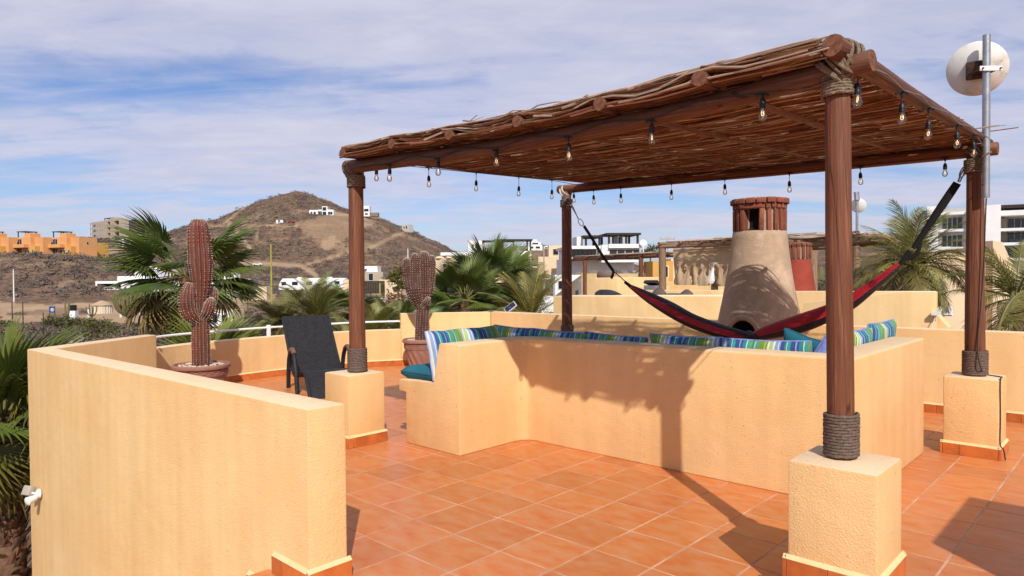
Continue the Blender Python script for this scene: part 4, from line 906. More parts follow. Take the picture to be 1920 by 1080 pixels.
q = MB(); q.tube([onH(1796,341), onH(1801,328), onH(1808,316), onH(1815,303)], .007, 6); q.tube([onH(1799,342), onH(1806,329), onH(1811,317), onH(1817,305)], .006, 6); part('suspension_rope', q, cordm, hm)
q = MB(); c = onH(1806, 322); ax = (onH(1810,314)-onH(1802,330)).normalized(); sd_ = ax.cross(Vector((0,1,0))); q.tube([c+ax*math.cos(a)*.055+sd_*math.sin(a)*.022 for a in [2*math.pi*i/20 for i in range(20)]], .006, 6, closed=True); part('carabiner', q, METAL, hm)

# ------------------------------------------------------------------ cushions
def setuv(o, uv):
    me = o.data; l = me.uv_layers.new(name='UVMap'); vi = np.zeros(len(me.loops), np.int32); me.loops.foreach_get('vertex_index', vi); l.data.foreach_set('uv', np.asarray(uv, np.float32)[vi].ravel())
def cushion(name, L_, H, T, M, mt, label, group, boxy=.42, seed=0):
    rn = random.Random(seed); nu, nv = 22, 12; mb = MB(); uv = []
    for side in (1, -1):
        rows = []
        for i in range(nu+1):
            row = []
            for j in range(nv+1):
                u = -1+2*i/nu; v = -1+2*j/nv; e = max(0, (1-abs(u)**2.6))*max(0, (1-abs(v)**2.4)); th = T/2*(.16+.84*e**boxy)
                cu = 1-.045*(1-abs(v))*abs(u)**6 ; cv = 1-.05*(1-abs(u))*abs(v)**6
                th *= 1 + .07*math.sin(5*u+seed)*math.cos(3*v+seed*2)
                row.append((u*L_/2*cu, side*th, v*H/2*cv)); uv.append((u*L_/2, v*H/2))
            rows.append(row)
        mb.grid(rows, flip=(side < 0))
    q = len(uv); 
    loop = [(0,j) for j in range(nv)] + [(i,nv) for i in range(nu)] + [(nu,nv-j) for j in range(nv)] + [(nu-i,0) for i in range(nu)]; ids = [i*(nv+1)+j for i, j in loop]; h = (nu+1)*(nv+1)
    for a, b in zip(ids, ids[1:]+ids[:1]): mb.f.append((a,b,b+h,a+h)); mb.m.append(0)
    me = mb.mesh(name, mt, ang=70); o = link(name, me); setuv(o, uv); o.matrix_world = M; tag(o, label, 'cushion', group)
    wl = MB(); wl.tube([mb.v[i] for i in ids], T*.05, 5, closed=True); w = part('welt', wl, BLUEF if mt is STRIPE else mt, o, world=False); 
    return o
def lean(x, y, z, rz, tilt): return Matrix.Translation((x,y,z)) @ Matrix.Rotation(rz, 4, 'Z') @ Matrix.Rotation(tilt, 4, 'X')
G = 'striped back cushions leaning along the bench'
cx = lambda px, py, Y: onY(px, py, Y).x
ab = [(1.30,1.74,'striped back cushion at the near open end of the bench'), (1.76,2.26,'striped back cushion next to the near end one, by the inner corner')]
for i, (y0, y1, lb) in enumerate(ab): cushion('back_cushion', y1-y0, .47, .15, lean(-.965, (y0+y1)/2, .885, rad(90), rad(-14)), STRIPE, lb, G, seed=i+1)
bc = [(-1.30,-.72,'striped back cushion in the far left corner of the bench'), (-.76,.00,'striped back cushion just left of the rear post foot'), (-.06,.66,'striped back cushion between the rear post and the hammock'), (.70,1.40,'striped back cushion under the hammock tie'), (1.38,2.13,'striped back cushion beside the plain teal pillow')]
for i, (x0, x1, lb) in enumerate(bc): cushion('back_cushion', x1-x0, .50, .15, lean((x0+x1)/2, 2.56, .838+(.03 if i > 2 else .0)+RND.uniform(-.012,.014), RND.uniform(-.03,.03), rad(14)) @ Matrix.Rotation(RND.uniform(-.03,.03),4,'Y'), STRIPE, lb, G, seed=i+4)
cd = [(3.18,3.72,'striped back cushion on the right arm, beside the front post'), (3.70,4.50,'striped back cushion at the far end of the right arm')]
for i, (y0, y1, lb) in enumerate(cd): cushion('back_cushion', y1-y0, .52, .16, lean(2.15, (y0+y1)/2, .90+.03*i, rad(90), rad(12)), STRIPE, lb, G, seed=i+11)
cushion('throw_pillow', .44, .44, .15, lean(1.98, 2.82, .93, rad(-20), rad(18)) @ Matrix.Rotation(rad(14),4,'Y'), TEAL, 'plain teal throw pillow leaning in the bench corner', None, seed=20)
cushion('throw_pillow', .40, .40, .14, lean(2.20, 2.78, .90, rad(35), rad(15)) @ Matrix.Rotation(rad(30),4,'Y'), BLUEF, 'pale blue throw pillow behind the front post', None, seed=21)
cushion('seat_cushion', 1.05, .48, .14, lean(-1.19, 1.84, .685, rad(90), rad(90)), TEAL, 'teal seat cushion at the near end of the bench', None, boxy=.10, seed=22)

# ------------------------------------------------------------------ lounger
lo = thing('lounger', 'black wicker lounge chair with curved arms by the pillar', 'lounger', (-4.75, 2.35, 0))
def lounger():
    foot = Vector((-4.03, 2.24, 0)); back = Vector((-6.23, 2.95, 0)); ax = (foot-back); ax.z = 0; ax.normalize(); sd_ = Vector((-ax.y, ax.x, 0)); wd = .335
    # profile: distance back from the foot, height
    pr_ = [(0,.0),(.10,.13),(.24,.285),(.34,.335),(.48,.325),(.70,.275),(.92,.225),(1.02,.235),(1.12,.30),(1.34,.52),(1.60,.80),(1.80,1.02)]
    P = pl_smooth([(s,0,z) for s, z in pr_], 5); cum = [0]
    for a, b in zip(P[:-1], P[1:]): cum.append(cum[-1]+(b-a).length)
    mb = MB(); uv = []; rows = []; m_ = 9
    base = foot
    def W3(s, y, z): return base - ax*s + sd_*y + Vector((0,0,z))
    nrm = []
    for i in range(len(P)):
        d = (P[min(i+1,len(P)-1)]-P[max(i-1,0)]).normalized(); nrm.append(Vector((-d.z,0,d.x)))
    th = .045
    for i, p in enumerate(P):
        row = []
        for j in range(m_): y = wd*(-1+2*j/(m_-1)); row.append(W3(p.x, y, p.z)); uv.append((y, cum[i]))
        for j in range(m_): y = wd*(1-2*j/(m_-1)); q = p - nrm[i]*th; row.append(W3(q.x, y, q.z)); uv.append((y+.02, cum[i]))
        rows.append(row)
    mb.grid(rows, closev=True, flip=True)
    for e in (0, len(P)-1):
        o = e*2*m_; mb.f.append(tuple(o+j for j in range(2*m_))); mb.m.append(0)
    bm_ = part('sling_seat', mb, WICKER, lo, ang=50); setuv(bm_, uv)
    for s in (-1, 1):
        q = MB(); edge = [W3(p.x, s*(wd+.012), p.z-.018) for p in P]; q.tube(edge, .026, 8); o = part('side_rail', q, WICKER, lo); v = o.data.vertices; setuv(o, [(k%8*.02, k//8*.035) for k in range(len(v))])
        # arched arm: rear leg, hoop, front leg
        arm = [(1.17,.0),(1.155,.20),(1.11,.40),(1.02,.53),(.90,.585),(.79,.56),(.70,.46),(.62,.25),(.56,.0)]
        A = pl_smooth([W3(a, s*(wd+.065), z) for a, z in arm], 5); q = MB(); q.tube(A, .031, 9); o = part('arm', q, WICKER, lo); setuv(o, [(k%9*.02, k//9*.04) for k in range(len(o.data.vertices))])
        top = [p for p in A if p.z > .515]; q = MB(); q.tube([p + Vector((0,0,.006)) for p in top], .034, 10); part('arm_rest', q, ARMW, lo)
        q = MB(); q.tube([W3(1.13, s*(wd+.065), .30), W3(1.06, s*(wd+.0), .24)], .02, 8); q.tube([W3(.66, s*(wd+.065), .35), W3(.72, s*(wd-.0), .255)], .02, 8); part('arm_bracket', q, BLACK, lo)
    q = MB(); q.tube([W3(1.0,-wd,.185), W3(1.0,wd,.185)], .02, 8); q.tube([W3(.45,-wd,.27), W3(.45,wd,.27)], .02, 8); part('cross_bar', q, BLACK, lo)
lounger()

# ------------------------------------------------------------------ pots with cacti
def pot(x, y, R_, H, label):
    t = thing('plant_pot', label, 'pot', (x, y, 0), group='terracotta pots with tall cacti'); s = R_/.34
    b = MB(); n = 96; zs = np.linspace(0, H*.66, 16); rows = []
    for z in zs:
        f = z/(H*.66); r = R_*(.60+.27*f**.8); tw = 1.3*f
        rows.append([(x+(r+.012*s*math.sin(14*(2*math.pi*j/n)+tw*5)*math.sin(math.pi*min(1,f*1.05+.02))**.5)*math.cos(2*math.pi*j/n), y+(r+.012*s*math.sin(14*(2*math.pi*j/n)+tw*5)*math.sin(math.pi*min(1,f*1.05+.02))**.5)*math.sin(2*math.pi*j/n), z) for j in range(n)])
    b.grid(rows, closev=True, flip=True); b.f.append(tuple(range(n))[::-1]); b.m.append(0)
    b.lathe([(R_*.865,H*.65),(R_*.90,H*.67),(R_*.90,H*.69),(R_*.885,H*.70),(R_*.895,H*.86),(R_*.91,H*.875)], n, (x,y,0))
    part('body', b, POTC, t)
    q = MB(); q.lathe([(R_*.90,H*.87),(R_*.985,H*.885),(R_,H*.92),(R_*.995,H*.97),(R_*.96,H),(R_*.90,H),(R_*.87,H*.96),(R_*.86,H*.90)], 64, (x,y,0)); part('rim', q, POTC, t)
    q = MB()
    for ph in (0, math.pi): q.tube([(x+R_*.90*math.cos(a), y+R_*.90*math.sin(a), H*.78+H*.045*math.sin(11*a+ph)) for a in [2*math.pi*i/132 for i in range(132)]], .0075*s, 6, closed=True)
    q.tube([(x+R_*.905*math.cos(a), y+R_*.905*math.sin(a), H*.855) for a in [2*math.pi*i/60 for i in range(60)]], .006*s, 6, closed=True); q.tube([(x+R_*.90*math.cos(a), y+R_*.90*math.sin(a), H*.705) for a in [2*math.pi*i/60 for i in range(60)]], .006*s, 6, closed=True)
    part('relief_band', q, POTC, t)
    q = MB(); q.lathe([(0,H*.90),(R_*.87,H*.90)], 32, (x,y,0)); part('soil', q, PEBB, t)
    rn = random.Random(int(R_*1000)); q = MB()
    for _ in range(170):
        a = rn.uniform(0,6.283); r = R_*.82*math.sqrt(rn.uniform(.10,1)); sz = rn.uniform(.012,.030)
        st0 = len(q.v); q.lathe([(0,-.6*sz),(.8*sz,-.3*sz),(sz,.1*sz),(.6*sz,.55*sz),(0,.7*sz)], 6); q.xf(Matrix.Translation((x+r*math.cos(a), y+r*math.sin(a), H*.915+rn.uniform(0,.02))) @ Matrix.Rotation(rn.uniform(0,3),4,'Z') @ Matrix.Diagonal((1.3,.9,.8,1)), st0)
    o = part('pebbles', q, PEBB, t); tag(o, kind='stuff'); return t
def column(mb, sp, pts, radii, ribs, depth, rn, spstep=.027, spl=.025):
    P = pl_smooth(pts, 5); k = len(P); n = ribs*4; rr = [float(np.interp(i/(k-1), np.linspace(0,1,len(radii)), radii)) for i in range(k)]; rows = []; prev = None; fr = []
    for i, p in enumerate(P):
        t = (P[min(i+1,k-1)]-P[max(i-1,0)]).normalized()
        if prev is None: u = t.orthogonal().normalized()
        else: u = (prev - t*prev.dot(t)).normalized()
        prev = u; w = t.cross(u); row = []
        for j in range(n):
            a = 2*math.pi*j/n; f = 1 - depth*(.5-.5*math.cos(ribs*a))**.8; row.append(p+(u*math.cos(a)+w*math.sin(a))*rr[i]*f)
        rows.append(row); fr.append((p,u,w,t))
    st0 = len(mb.v); mb.grid(rows, closev=True, flip=True); o = st0+(k-1)*n; mb.f.append(tuple(o+j for j in range(n))); mb.m.append(0)
    s = 0
    for i in range(k-1):
        seg = (P[i+1]-P[i]).length; m_ = max(1, int(seg/spstep))
        for q in range(m_):
            f = q/m_; p, u, w, t = fr[i]; c = P[i].lerp(P[i+1], f); r = rr[i]+(rr[i+1]-rr[i])*f
            for b in range(ribs):
                a = 2*math.pi*b/ribs; o_ = u*math.cos(a)+w*math.sin(a); base = c+o_*r*.985; tt = w*math.cos(a)-u*math.sin(a)
                z = spl*rn.uniform(.35,.6)
                sp.add([base+tt*z*.6, base-tt*z*.6, base+t*z*.6+o_*z*.55, base-t*z*.6+o_*z*.55, base+o_*z*.9], [(0,2,4),(2,1,4),(1,3,4),(3,0,4)])
                for _ in range(2):
                    dv = (o_*1.0+tt*rn.uniform(-.9,.9)+t*rn.uniform(-.9,.9)).normalized()*spl*rn.uniform(.8,1.4); pr2 = dv.cross(t).normalized()*.0027; sp.add([base-pr2, base+pr2, base+dv], [(0,1,2)])
    for _ in range(ribs*6):    # woolly crown
        p, u, w, t = fr[-1]; a = rn.uniform(0,6.283); c = p+(u*math.cos(a)+w*math.sin(a))*rr[-1]*rn.uniform(.1,1); z = spl*.8; dv = (t+u*rn.uniform(-.8,.8)+w*rn.uniform(-.8,.8)).normalized()*z; pr2 = dv.orthogonal().normalized()*z*.3; sp.add([c-pr2, c+pr2, c+dv], [(0,1,2)])
def cactus(name, label, base, arms, mt, group, seed, stem):
    t = thing(name, label, 'cactus', base, group=group); rn = random.Random(seed); B = Vector(base)
    for k, (pts, radii, ribs) in enumerate([stem]+arms):
        mb = MB(); sp = MB(); column(mb, sp, [B+Vector(p) for p in pts], radii, ribs, .26, rn); o = part('stem' if k == 0 else 'arm', mb, mt, t, ang=180); s = part('spines', sp, SPINE, o, smooth=False, off=B); tag(s, kind='stuff')
c1 = (-5.45, 1.03); pot(*c1, .375, .46, 'terracotta pot of the tall red cactus by the near parapet')
Rv = lambda x, z, y=0: Vector((RT.x*x, RT.y*x, z)) + Vector((FW.x*y, FW.y*y, 0))
GC = 'potted columnar cacti'
cactus('cactus', 'tall red ribbed cactus with two stubby low arms', (c1[0], c1[1], .43),
   [([Rv(-.02,.62,-.06), Rv(-.075,.70,-.12), Rv(-.105,.84,-.14), Rv(-.10,1.00,-.13), Rv(-.085,1.12,-.11)], [.06,.098,.112,.10,.045], 14), ([Rv(.05,.66,-.02), Rv(.12,.73,-.05), Rv(.165,.84,-.06), Rv(.185,.92,-.06)], [.045,.072,.072,.035], 12), ([Rv(.05,.82,.06), Rv(.11,.88,.11), Rv(.125,.98,.13), Rv(.125,1.06,.13)], [.04,.066,.062,.03], 12)],
   CACT, GC, 1, ([Rv(0,0), Rv(0,.30), Rv(.0,.62), Rv(.01,.92), Rv(.02,1.12), Rv(.015,1.40), Rv(.0,1.70), Rv(-.005,1.90), Rv(-.005,1.985)], [.115,.118,.108,.105,.125,.158,.148,.125,.07], 15))
c2 = (-5.42, 4.87); pot(*c2, .34, .52, 'terracotta pot of the candelabra cactus at the parapet corner')
cactus('cactus', 'brown candelabra cactus with upright clustered arms behind the bench', (c2[0], c2[1], .47),
   [([Rv(-.02,.62), Rv(-.12,.74), Rv(-.20,.92), Rv(-.245,1.2), Rv(-.25,1.40), Rv(-.25,1.47)], [.06,.075,.078,.08,.075,.03], 11), ([Rv(-.01,.66,-.05), Rv(-.06,.80,-.10), Rv(-.085,1.05,-.10), Rv(-.09,1.40,-.09), Rv(-.09,1.545,-.09)], [.06,.088,.09,.085,.04], 12), ([Rv(.02,.70,.04), Rv(.12,.84,.06), Rv(.165,1.10,.06), Rv(.185,1.38,.06), Rv(.19,1.51,.06)], [.05,.072,.072,.07,.03], 11), ([Rv(.03,.62,-.06), Rv(.11,.70,-.10), Rv(.135,.78,-.11)], [.05,.06,.03], 10)],
   CACT2, GC, 2, ([Rv(0,0), Rv(.01,.3), Rv(.03,.6), Rv(.055,.78), Rv(.065,1.05), Rv(.065,1.35), Rv(.06,1.50), Rv(.06,1.58)], [.118,.118,.112,.095,.098,.10,.09,.045], 14))

# ------------------------------------------------------------------ dish and mast on the right rear post, cable down the post
ma = thing('dish_mast', 'galvanised pipe mast bolted to the right rear post', 'mast', (2.945, 4.42, 2.30))
q = MB(); q.tube([(2.945,4.42,2.305),(2.942,4.42,3.735)], .031, 18); q.lathe([(.0325,3.10),(.0325,3.106)], 18, (2.943,4.42,0)); part('pipe', q, METAL, ma)
q = MB()
for z in (2.42, 2.60): q.tube([(2.945+.03*-.6, 4.42-.024, z), (2.945-.03*.6-.006, 4.42-.040, z)], .009, 6)
part('bolt', q, RUST, ma)
q = MB(); q.tube(pl_smooth([(2.88,4.46,2.62), (2.92,4.388,2.655), (2.965,4.39,2.69), (2.98,4.44,2.70), (2.93,4.50,2.66)],4), .008, 6); part('tie', q, ROPE, ma)
dc = onY(1832, 129, 4.60); ds = thing('satellite_dish', 'rust-spotted white satellite dish seen from behind on the mast', 'satellite dish', dc)
_r = dc - CAM; dirn = (Vector((_r.x, _r.y, 0)).normalized() + Vector((0,0,.30))).normalized(); qd = dirn.to_track_quat('Z','Y').to_matrix().to_4x4(); MD = Matrix.Translation(dc) @ qd
q = MB(); Rd = .238; q.lathe([(0,-.075)] + [(Rd*f, -.075+.075*f*f) for f in np.linspace(.08,1,12)] + [(Rd*1.012,.003),(Rd*1.005,.008),(Rd*.985,.004)] + [(Rd*f, -.070+.073*f*f) for f in np.linspace(.95,.0,8)], 56); q.xf(MD); part('reflector', q, DISHW, ds)
q = MB(); q.box(-.085,.085,-.085,.075,-.135,-.06); q.xf(MD); part('mount', q, RUST, ds, bevel=.012)
q = MB(); mc = Vector((2.943,4.42,3.43)); q.box(-.085,.11,-.045,-.030,-.02,.022); q.xf(Matrix.Translation(mc) @ Matrix.Rotation(math.atan2(RT.y,RT.x),4,'Z')); part('clamp', q, WHITE, ds, bevel=.003)
q = MB()
for s in (-.065,.09): q.tube([mc+Vector((RT.x*s,RT.y*s,0))+Vector((FW.x,FW.y,0))*-.06, mc+Vector((RT.x*s,RT.y*s,0))+Vector((FW.x,FW.y,0))*.16], .008, 6)
part('clamp_bolt', q, RUST, ds)
q = MB(); pc = []
for px, py in [(1850,372),(1848,420),(1846,480),(1842,540),(1838,590),(1835,620)]: p = onY(px, py, 4.47); pc.append((p.x, p.y-.02, p.z))
pc += [tuple(onY(1833,660,4.435)), tuple(onY(1840,692,4.42)), tuple(onZ(1848,702,.708)), tuple(onZ(1878,707,.708)), (3.072,4.345,.69), (3.073,4.36,.35), (3.074,4.352,.14), (3.10,4.34,.10), (3.115,4.33,.01)]
q.tube(pl_smooth(pc,4), .0055, 6); solo('coax_cable', q, CABLE, 'black cable running down the post and pillar to the floor', 'cable')
# ------------------------------------------------------------------ palms
def fan_leaf(name, r, nseg, spread, droop, pet, mats, seed, fold=.85, tipd=.5):
    rn = random.Random(seed); mb = MB()
    for k in range(nseg):
        a = spread*(-.5+(k+.5)/nseg); L_ = r*(.70+.30*math.cos(a*.75))*rn.uniform(.93,1.04); half = spread/nseg*.5
        u = Vector((math.sin(a), math.cos(a), 0)); s = Vector((math.cos(a), -math.sin(a), 0)); rows = []
        dr = droop*rn.uniform(.8,1.25); tw = rn.uniform(-.12,.12)
        for i, f in enumerate((.04,.30,.52,.70,.86,1.0)):
            w = half*L_*f if f <= .52 else half*L_*.52*(1-((f-.52)/.48)**1.15)*.95
            w = max(w, .0015); z = -dr*L_*f**2.4 - (tipd*L_*.5*max(0,f-.55)**2*rn.uniform(.6,1.4)) - .30*r*(1-math.cos(a*.5))*f
            c = u*(L_*f*(1-.12*dr*f*f)) + Vector((0,0,z)) + s*tw*L_*max(0,f-.5)**2
            rows.append([c - s*w + Vector((0,0,-w*fold)), c, c + s*w + Vector((0,0,-w*fold))])
        mb.grid(rows)
    mb.tube([(0,-pet,-.05*pet),(0,-pet*.5,.01),(0,0,.0),(0,.10*r,0)], [.020,.015,.012,.004], 5, mi=1)
    me = mb.mesh(name, mats, smooth=False); return me
def feather_leaf(name, L_, nl, ll, droop, mats, seed, hang=.5, wid=.028, vee=.5, curl=1.0):
    rn = random.Random(seed); mb = MB(); P = []
    for i in range(25):
        f = i/24; a = .0 + droop*f**1.4; P.append((f, a))
    pts = [Vector((0,0,0))]; 
    for i in range(24): a = P[i][1]; pts.append(pts[-1] + Vector((0, math.cos(a), -math.sin(a)))*L_/24)
    mb.tube(pts, [.022*(1-.85*i/24)+.002 for i in range(25)], 5, mi=1)
    for k in range(nl):
        f = .10+.90*(k+.5)/nl; i = min(23, int(f*24)); p = pts[i].lerp(pts[i+1], f*24-i); t = (pts[i+1]-pts[i]).normalized(); up = Vector((1,0,0)).cross(t)
        l = ll*(math.sin(math.pi*min(1,(f*.86+.12)))**.7)*rn.uniform(.88,1.08)
        for s in (-1, 1):
            hr = rn.uniform(.35,1.75)
            d = (Vector((s,rn.uniform(-.12,.12),0))*(.85) + t*(.55+.5*f) + up*vee*rn.uniform(.7,1.2)*(1-.4*f)).normalized(); q = p; rows = []; dd = d
            for j in range(5):
                g = j/4; w = (.0062+.0022*L_)*(1-g**2.2)*(.55+.45*min(1,g*4)); wv = dd.cross(up).normalized() if abs(dd.dot(up)) < .98 else t
                rows.append([q - wv*w, q + up*w*.35, q + wv*w]); dd = (dd + Vector((0,0,-hang*.36*curl))*hr).normalized(); q = q + dd*l/4
            mb.grid(rows)
    return mb.mesh(name, mats, smooth=False)
def trunk_mb(base, top, r0, r1, boots=True, seed=0, bend=.0):
    rn = random.Random(seed); b = Vector(base); t = Vector(top); k = 16; pts = [b.lerp(t, i/k)+Vector((bend*math.sin(i/k*2.5),0,0)) for i in range(k+1)]
    mb = MB(); mb.tube(pts, [r0+(r1-r0)*i/k+.012*math.sin(i*2.7) for i in range(k+1)], 12); bo = MB()
    if boots:
        z = max(b.z, t.z-3.6); n = 0
        while z < t.z+.05:
            f = (z-b.z)/(t.z-b.z); r = r0+(r1-r0)*f; c = b.lerp(t, min(f,1))+Vector((bend*math.sin(min(f,1)*2.5),0,0))
            for q in range(7):
                a = n*2.4+q*.9+rn.uniform(-.25,.25); o = Vector((math.cos(a), math.sin(a), 0)); s = Vector((-math.sin(a), math.cos(a), 0)); h = rn.uniform(.10,.20); w = rn.uniform(.045,.08); e = rn.uniform(.05,.15); zz = Vector((0,0,rn.uniform(-.04,.04)))
                p = c+o*r*.92+zz
                bo.add([p-s*w, p+s*w, p+s*w*.8+o*e*.5+Vector((0,0,h*.6)), p-s*w*.8+o*e*.5+Vector((0,0,h*.6)), p+o*e*rn.uniform(.8,1.3)+s*rn.uniform(-.04,.04)+Vector((0,0,h*rn.uniform(.7,1.1))), p+o*.03+Vector((0,0,h*.2)), ], [(0,1,2,3),(3,2,4),(0,3,5),(1,5,2),(5,3,4),(5,4,2)])
            z += .075; n += 1
    return mb, bo
FLM = {}
def fan_meshes(key, r, droop, pet, mats, tipd, nseg=34, spread=rad(230)):
    if key not in FLM: FLM[key] = [fan_leaf('leaf', r, nseg, spread, droop*q, pet, mats, 10+i, tipd=tipd) for i, q in enumerate((.7,1.0,1.3))]
    return FLM[key]
def aim(elev, azim, roll):
    return Matrix.Rotation(azim,4,'Z') @ Matrix.Rotation(elev,4,'X') @ Matrix.Rotation(roll,4,'Y')
def fan_palm(name, label, crown, r, n, pet, seed, tr=.15, base_z=None, group=None, dead=5, emin=-50, emax=82, droop=.28, tipd=.9, mats=None, extra=(), trunk=True, boots=True, nseg=34, mix=.0):
    rn = random.Random(seed); crown = Vector(crown); bz_ = gz(crown.x, crown.y)-.1 if base_z is None else base_z
    t = thing(name, label, 'palm tree', (crown.x, crown.y, bz_), group=group)
    if trunk:
        a, b = trunk_mb((crown.x,crown.y,bz_), crown-Vector((0,0,.1)), tr*1.1, tr, boots, seed); part('trunk', a, BARK, t)
        if boots and b.v: tag(part('leaf_bases', b, BARK, t, smooth=False), kind='stuff')
    fm = fan_meshes((r,droop,pet,mats is None and 'g' or id(mats),nseg), r, droop, pet, mats or [LEAF, PETI], tipd, nseg); dm = fan_meshes((r,'d',pet,nseg), r*.9, droop*2.2, pet, [LEAFD, LEAFD], 1.6, nseg); ym = fan_meshes((r,'y',pet,nseg), r*.95, droop*1.3, pet, [LEAFY, PETI], tipd, nseg)
    loc0 = Vector(t.location)
    def leaf(el, az, roll, me, sc=1.0, dv=None):
        M = Matrix.Translation(crown - loc0) @ aim(el, az, roll) @ Matrix.Translation((0, pet+.03, 0)) @ Matrix.Diagonal((sc,sc,sc,1)); o = link('leaf', me, t); o.matrix_local = M
    for k in range(n):
        f = (k+.5)/n; el = rad(emax+(emin-emax)*f**.85 + rn.uniform(-9,9)); az = k*2.39996+rn.uniform(-.25,.25); me = rn.choice(fm) if rn.random() > mix else rn.choice(ym)
        leaf(el, az, rn.uniform(-.5,.5), me, rn.uniform(.86,1.1))
    for k in range(dead): leaf(rad(rn.uniform(-78,-50)), rn.uniform(0,6.28), rn.uniform(-.6,.6), rn.choice(dm if rn.random() < .6 else ym), rn.uniform(.8,1))
    for el, az, roll, kind, sc in extra: leaf(rad(el), az, roll, {'g':fm,'d':dm,'y':ym}[kind][1], sc)
    return t
FEM = {}
def feather_palm(name, label, crown, L_, n, seed, ll=.45, droop=.9, emin=-25, emax=85, mats=None, tr=.12, group=None, hang=.5, nl=46, trunk=True, azr=None, vee=.5, wid=.028, dead=0, base_z=None, extra=()):
    rn = random.Random(seed); crown = Vector(crown); bz_ = gz(crown.x, crown.y)-.1 if base_z is None else base_z
    t = thing(name, label, 'palm tree', (crown.x,crown.y,bz_), group=group); loc0 = Vector(t.location)
    if trunk: a, b = trunk_mb((crown.x,crown.y,bz_), crown-Vector((0,0,.05)), tr*1.3, tr, False, seed, .1); part('trunk', a, BARK, t)
    key = (L_,ll,droop,hang,id(mats)); 
    if key not in FEM: FEM[key] = [feather_leaf('frond', L_*q, nl, ll, droop*w, mats or [LEAFG, PETI], 5+i, hang, vee=vee, wid=wid) for i, (q, w) in enumerate(((1,.7),(.93,1.0),(.86,1.25)))]
    fm = FEM[key]
    for k in range(n):
        f = (k+.5)/n; el = rad(emax+(emin-emax)*f + rn.uniform(-8,8)); az = k*2.39996+rn.uniform(-.3,.3) if azr is None else rn.uniform(*azr)
        o = link('frond', fm[0] if f < .3 else rn.choice(fm), t); o.matrix_local = Matrix.Translation(crown-loc0) @ aim(el, az, rn.uniform(-.35,.35)) @ Matrix.Diagonal((1,rn.uniform(.85,1.08),1,1))
    if extra:
        dm = [feather_leaf('frond', L_, nl, ll*.9, droop*1.0, [LEAFD, LEAFD], 31, hang*1.3, vee=.2, wid=wid)]; ym = [feather_leaf('frond', L_, nl, ll, droop*.8, [LEAFY, LEAFY], 33, hang, vee=vee, wid=wid)]
        for el, az, roll, kind, sc in extra: o = link('frond', {'g':fm,'d':dm,'y':ym}[kind][0], t); o.matrix_local = Matrix.Translation(crown-loc0) @ aim(rad(el), az, roll) @ Matrix.Diagonal((sc,sc,sc,1))
    return t
AZR = math.atan2(RT.y, RT.x) - math.pi/2       # azimuth that sends a leaf to the picture's right
AZL = AZR + math.pi; AZC = AZR - math.pi/2     # left; towards the camera
AZF = AZR + math.pi/2
fan_palm('fan_palm', 'tall dark fan palm right behind the tall red cactus', at(352,515,17.5), 1.15, 16, .95, 1, tr=.17, dead=9, emin=-25, emax=48, mix=.06, droop=.16, tipd=.6,
   extra=[(38,AZR-.2,.3,'g',1.1),(52,AZR+.3,0,'g',1.15),(40,AZL,.2,'g',1.15),(15,AZL+.2,.2,'g',1.1),(-5,AZL-.2,.1,'g',1.0),(-32,AZL,.1,'d',1.1),(-45,AZL+.4,.1,'d',1.1),(-25,AZL-.3,0,'y',1.0),(8,AZR,.2,'g',1.0),(-15,AZR+.1,.2,'y',1.0),(-35,AZR,.2,'d',.9),(56,AZL+.5,.5,'g',1.0),(48,AZL-.3,.6,'g',1.0)])
fan_palm('fan_palm', 'fan palm with shaggy brown trunk at the left edge', at(6,775,8.4), .86, 20, .50, 2, tr=.20, dead=4, emin=-30, mix=.3, droop=.12, tipd=.4, extra=[(35,AZC+.9,.3,'g',1.0),(-38,AZC+.15,.1,'y',.95),(58,AZR+.2,.1,'g',1.0),(50,AZR+1.2,0,'g',1),(30,AZR+.5,.2,'g',1)])
fan_palm('fan_palm', 'low fan palm with yellow leaf tips just outside the handrail', at(398,690,13.2), .95, 12, .35, 3, tr=.16, dead=0, emin=5, mix=.6, droop=.1, tipd=.25, extra=[(48,AZR,.2,'y',1.15),(28,AZR+.1,-.2,'y',1.15),(60,AZR+.9,0,'y',1.0),(40,AZC,.0,'y',1)])
fan_palm('fan_palm', 'small dark fan palm between the lounger and the red post', at(652,585,24), .85, 14, .5, 4, dead=2, emin=-25)
feather_palm('feather_palm', 'dense recurved feather palm above the lounger back', at(592,606,20), 1.75, 60, 5, ll=.40, droop=1.75, emin=-28, emax=88, hang=.35, nl=42, vee=.35)
feather_palm('feather_palm', 'second feather palm to the left of the lounger back', at(530,616,21), 1.6, 46, 6, ll=.38, droop=1.5, emin=-20, emax=80, hang=.35, nl=42, vee=.35)
feather_palm('feather_palm', 'low feather palm behind the handrail near the red post', at(705,636,16), 1.1, 30, 7, ll=.32, droop=1.0, emin=0, emax=85, hang=.3, nl=40, vee=.4)
feather_palm('feather_palm', 'bright grassy feather palm left of the candelabra cactus', at(752,640,19), 1.4, 36, 8, ll=.36, droop=.75, emin=15, emax=85, hang=.25, nl=44, vee=.4, mats=[LEAF, PETI])
feather_palm('feather_palm', 'feather palm to the right of the candelabra cactus', at(822,582,24), 1.4, 34, 9, ll=.40, droop=1.4, emin=-25, emax=80, hang=.4, nl=42, vee=.35)
fan_palm('fan_palm', 'tall middle fan palm rising over the corner parapet', at(918,530,22), .92, 26, .75, 10, dead=4, emin=-40, mix=.05, droop=.10, tipd=.35, extra=[(75,AZL,.2,'g',1),(82,AZR,.1,'g',1),(60,AZR+.2,.1,'g',1),(40,AZL+.1,.4,'g',1)])
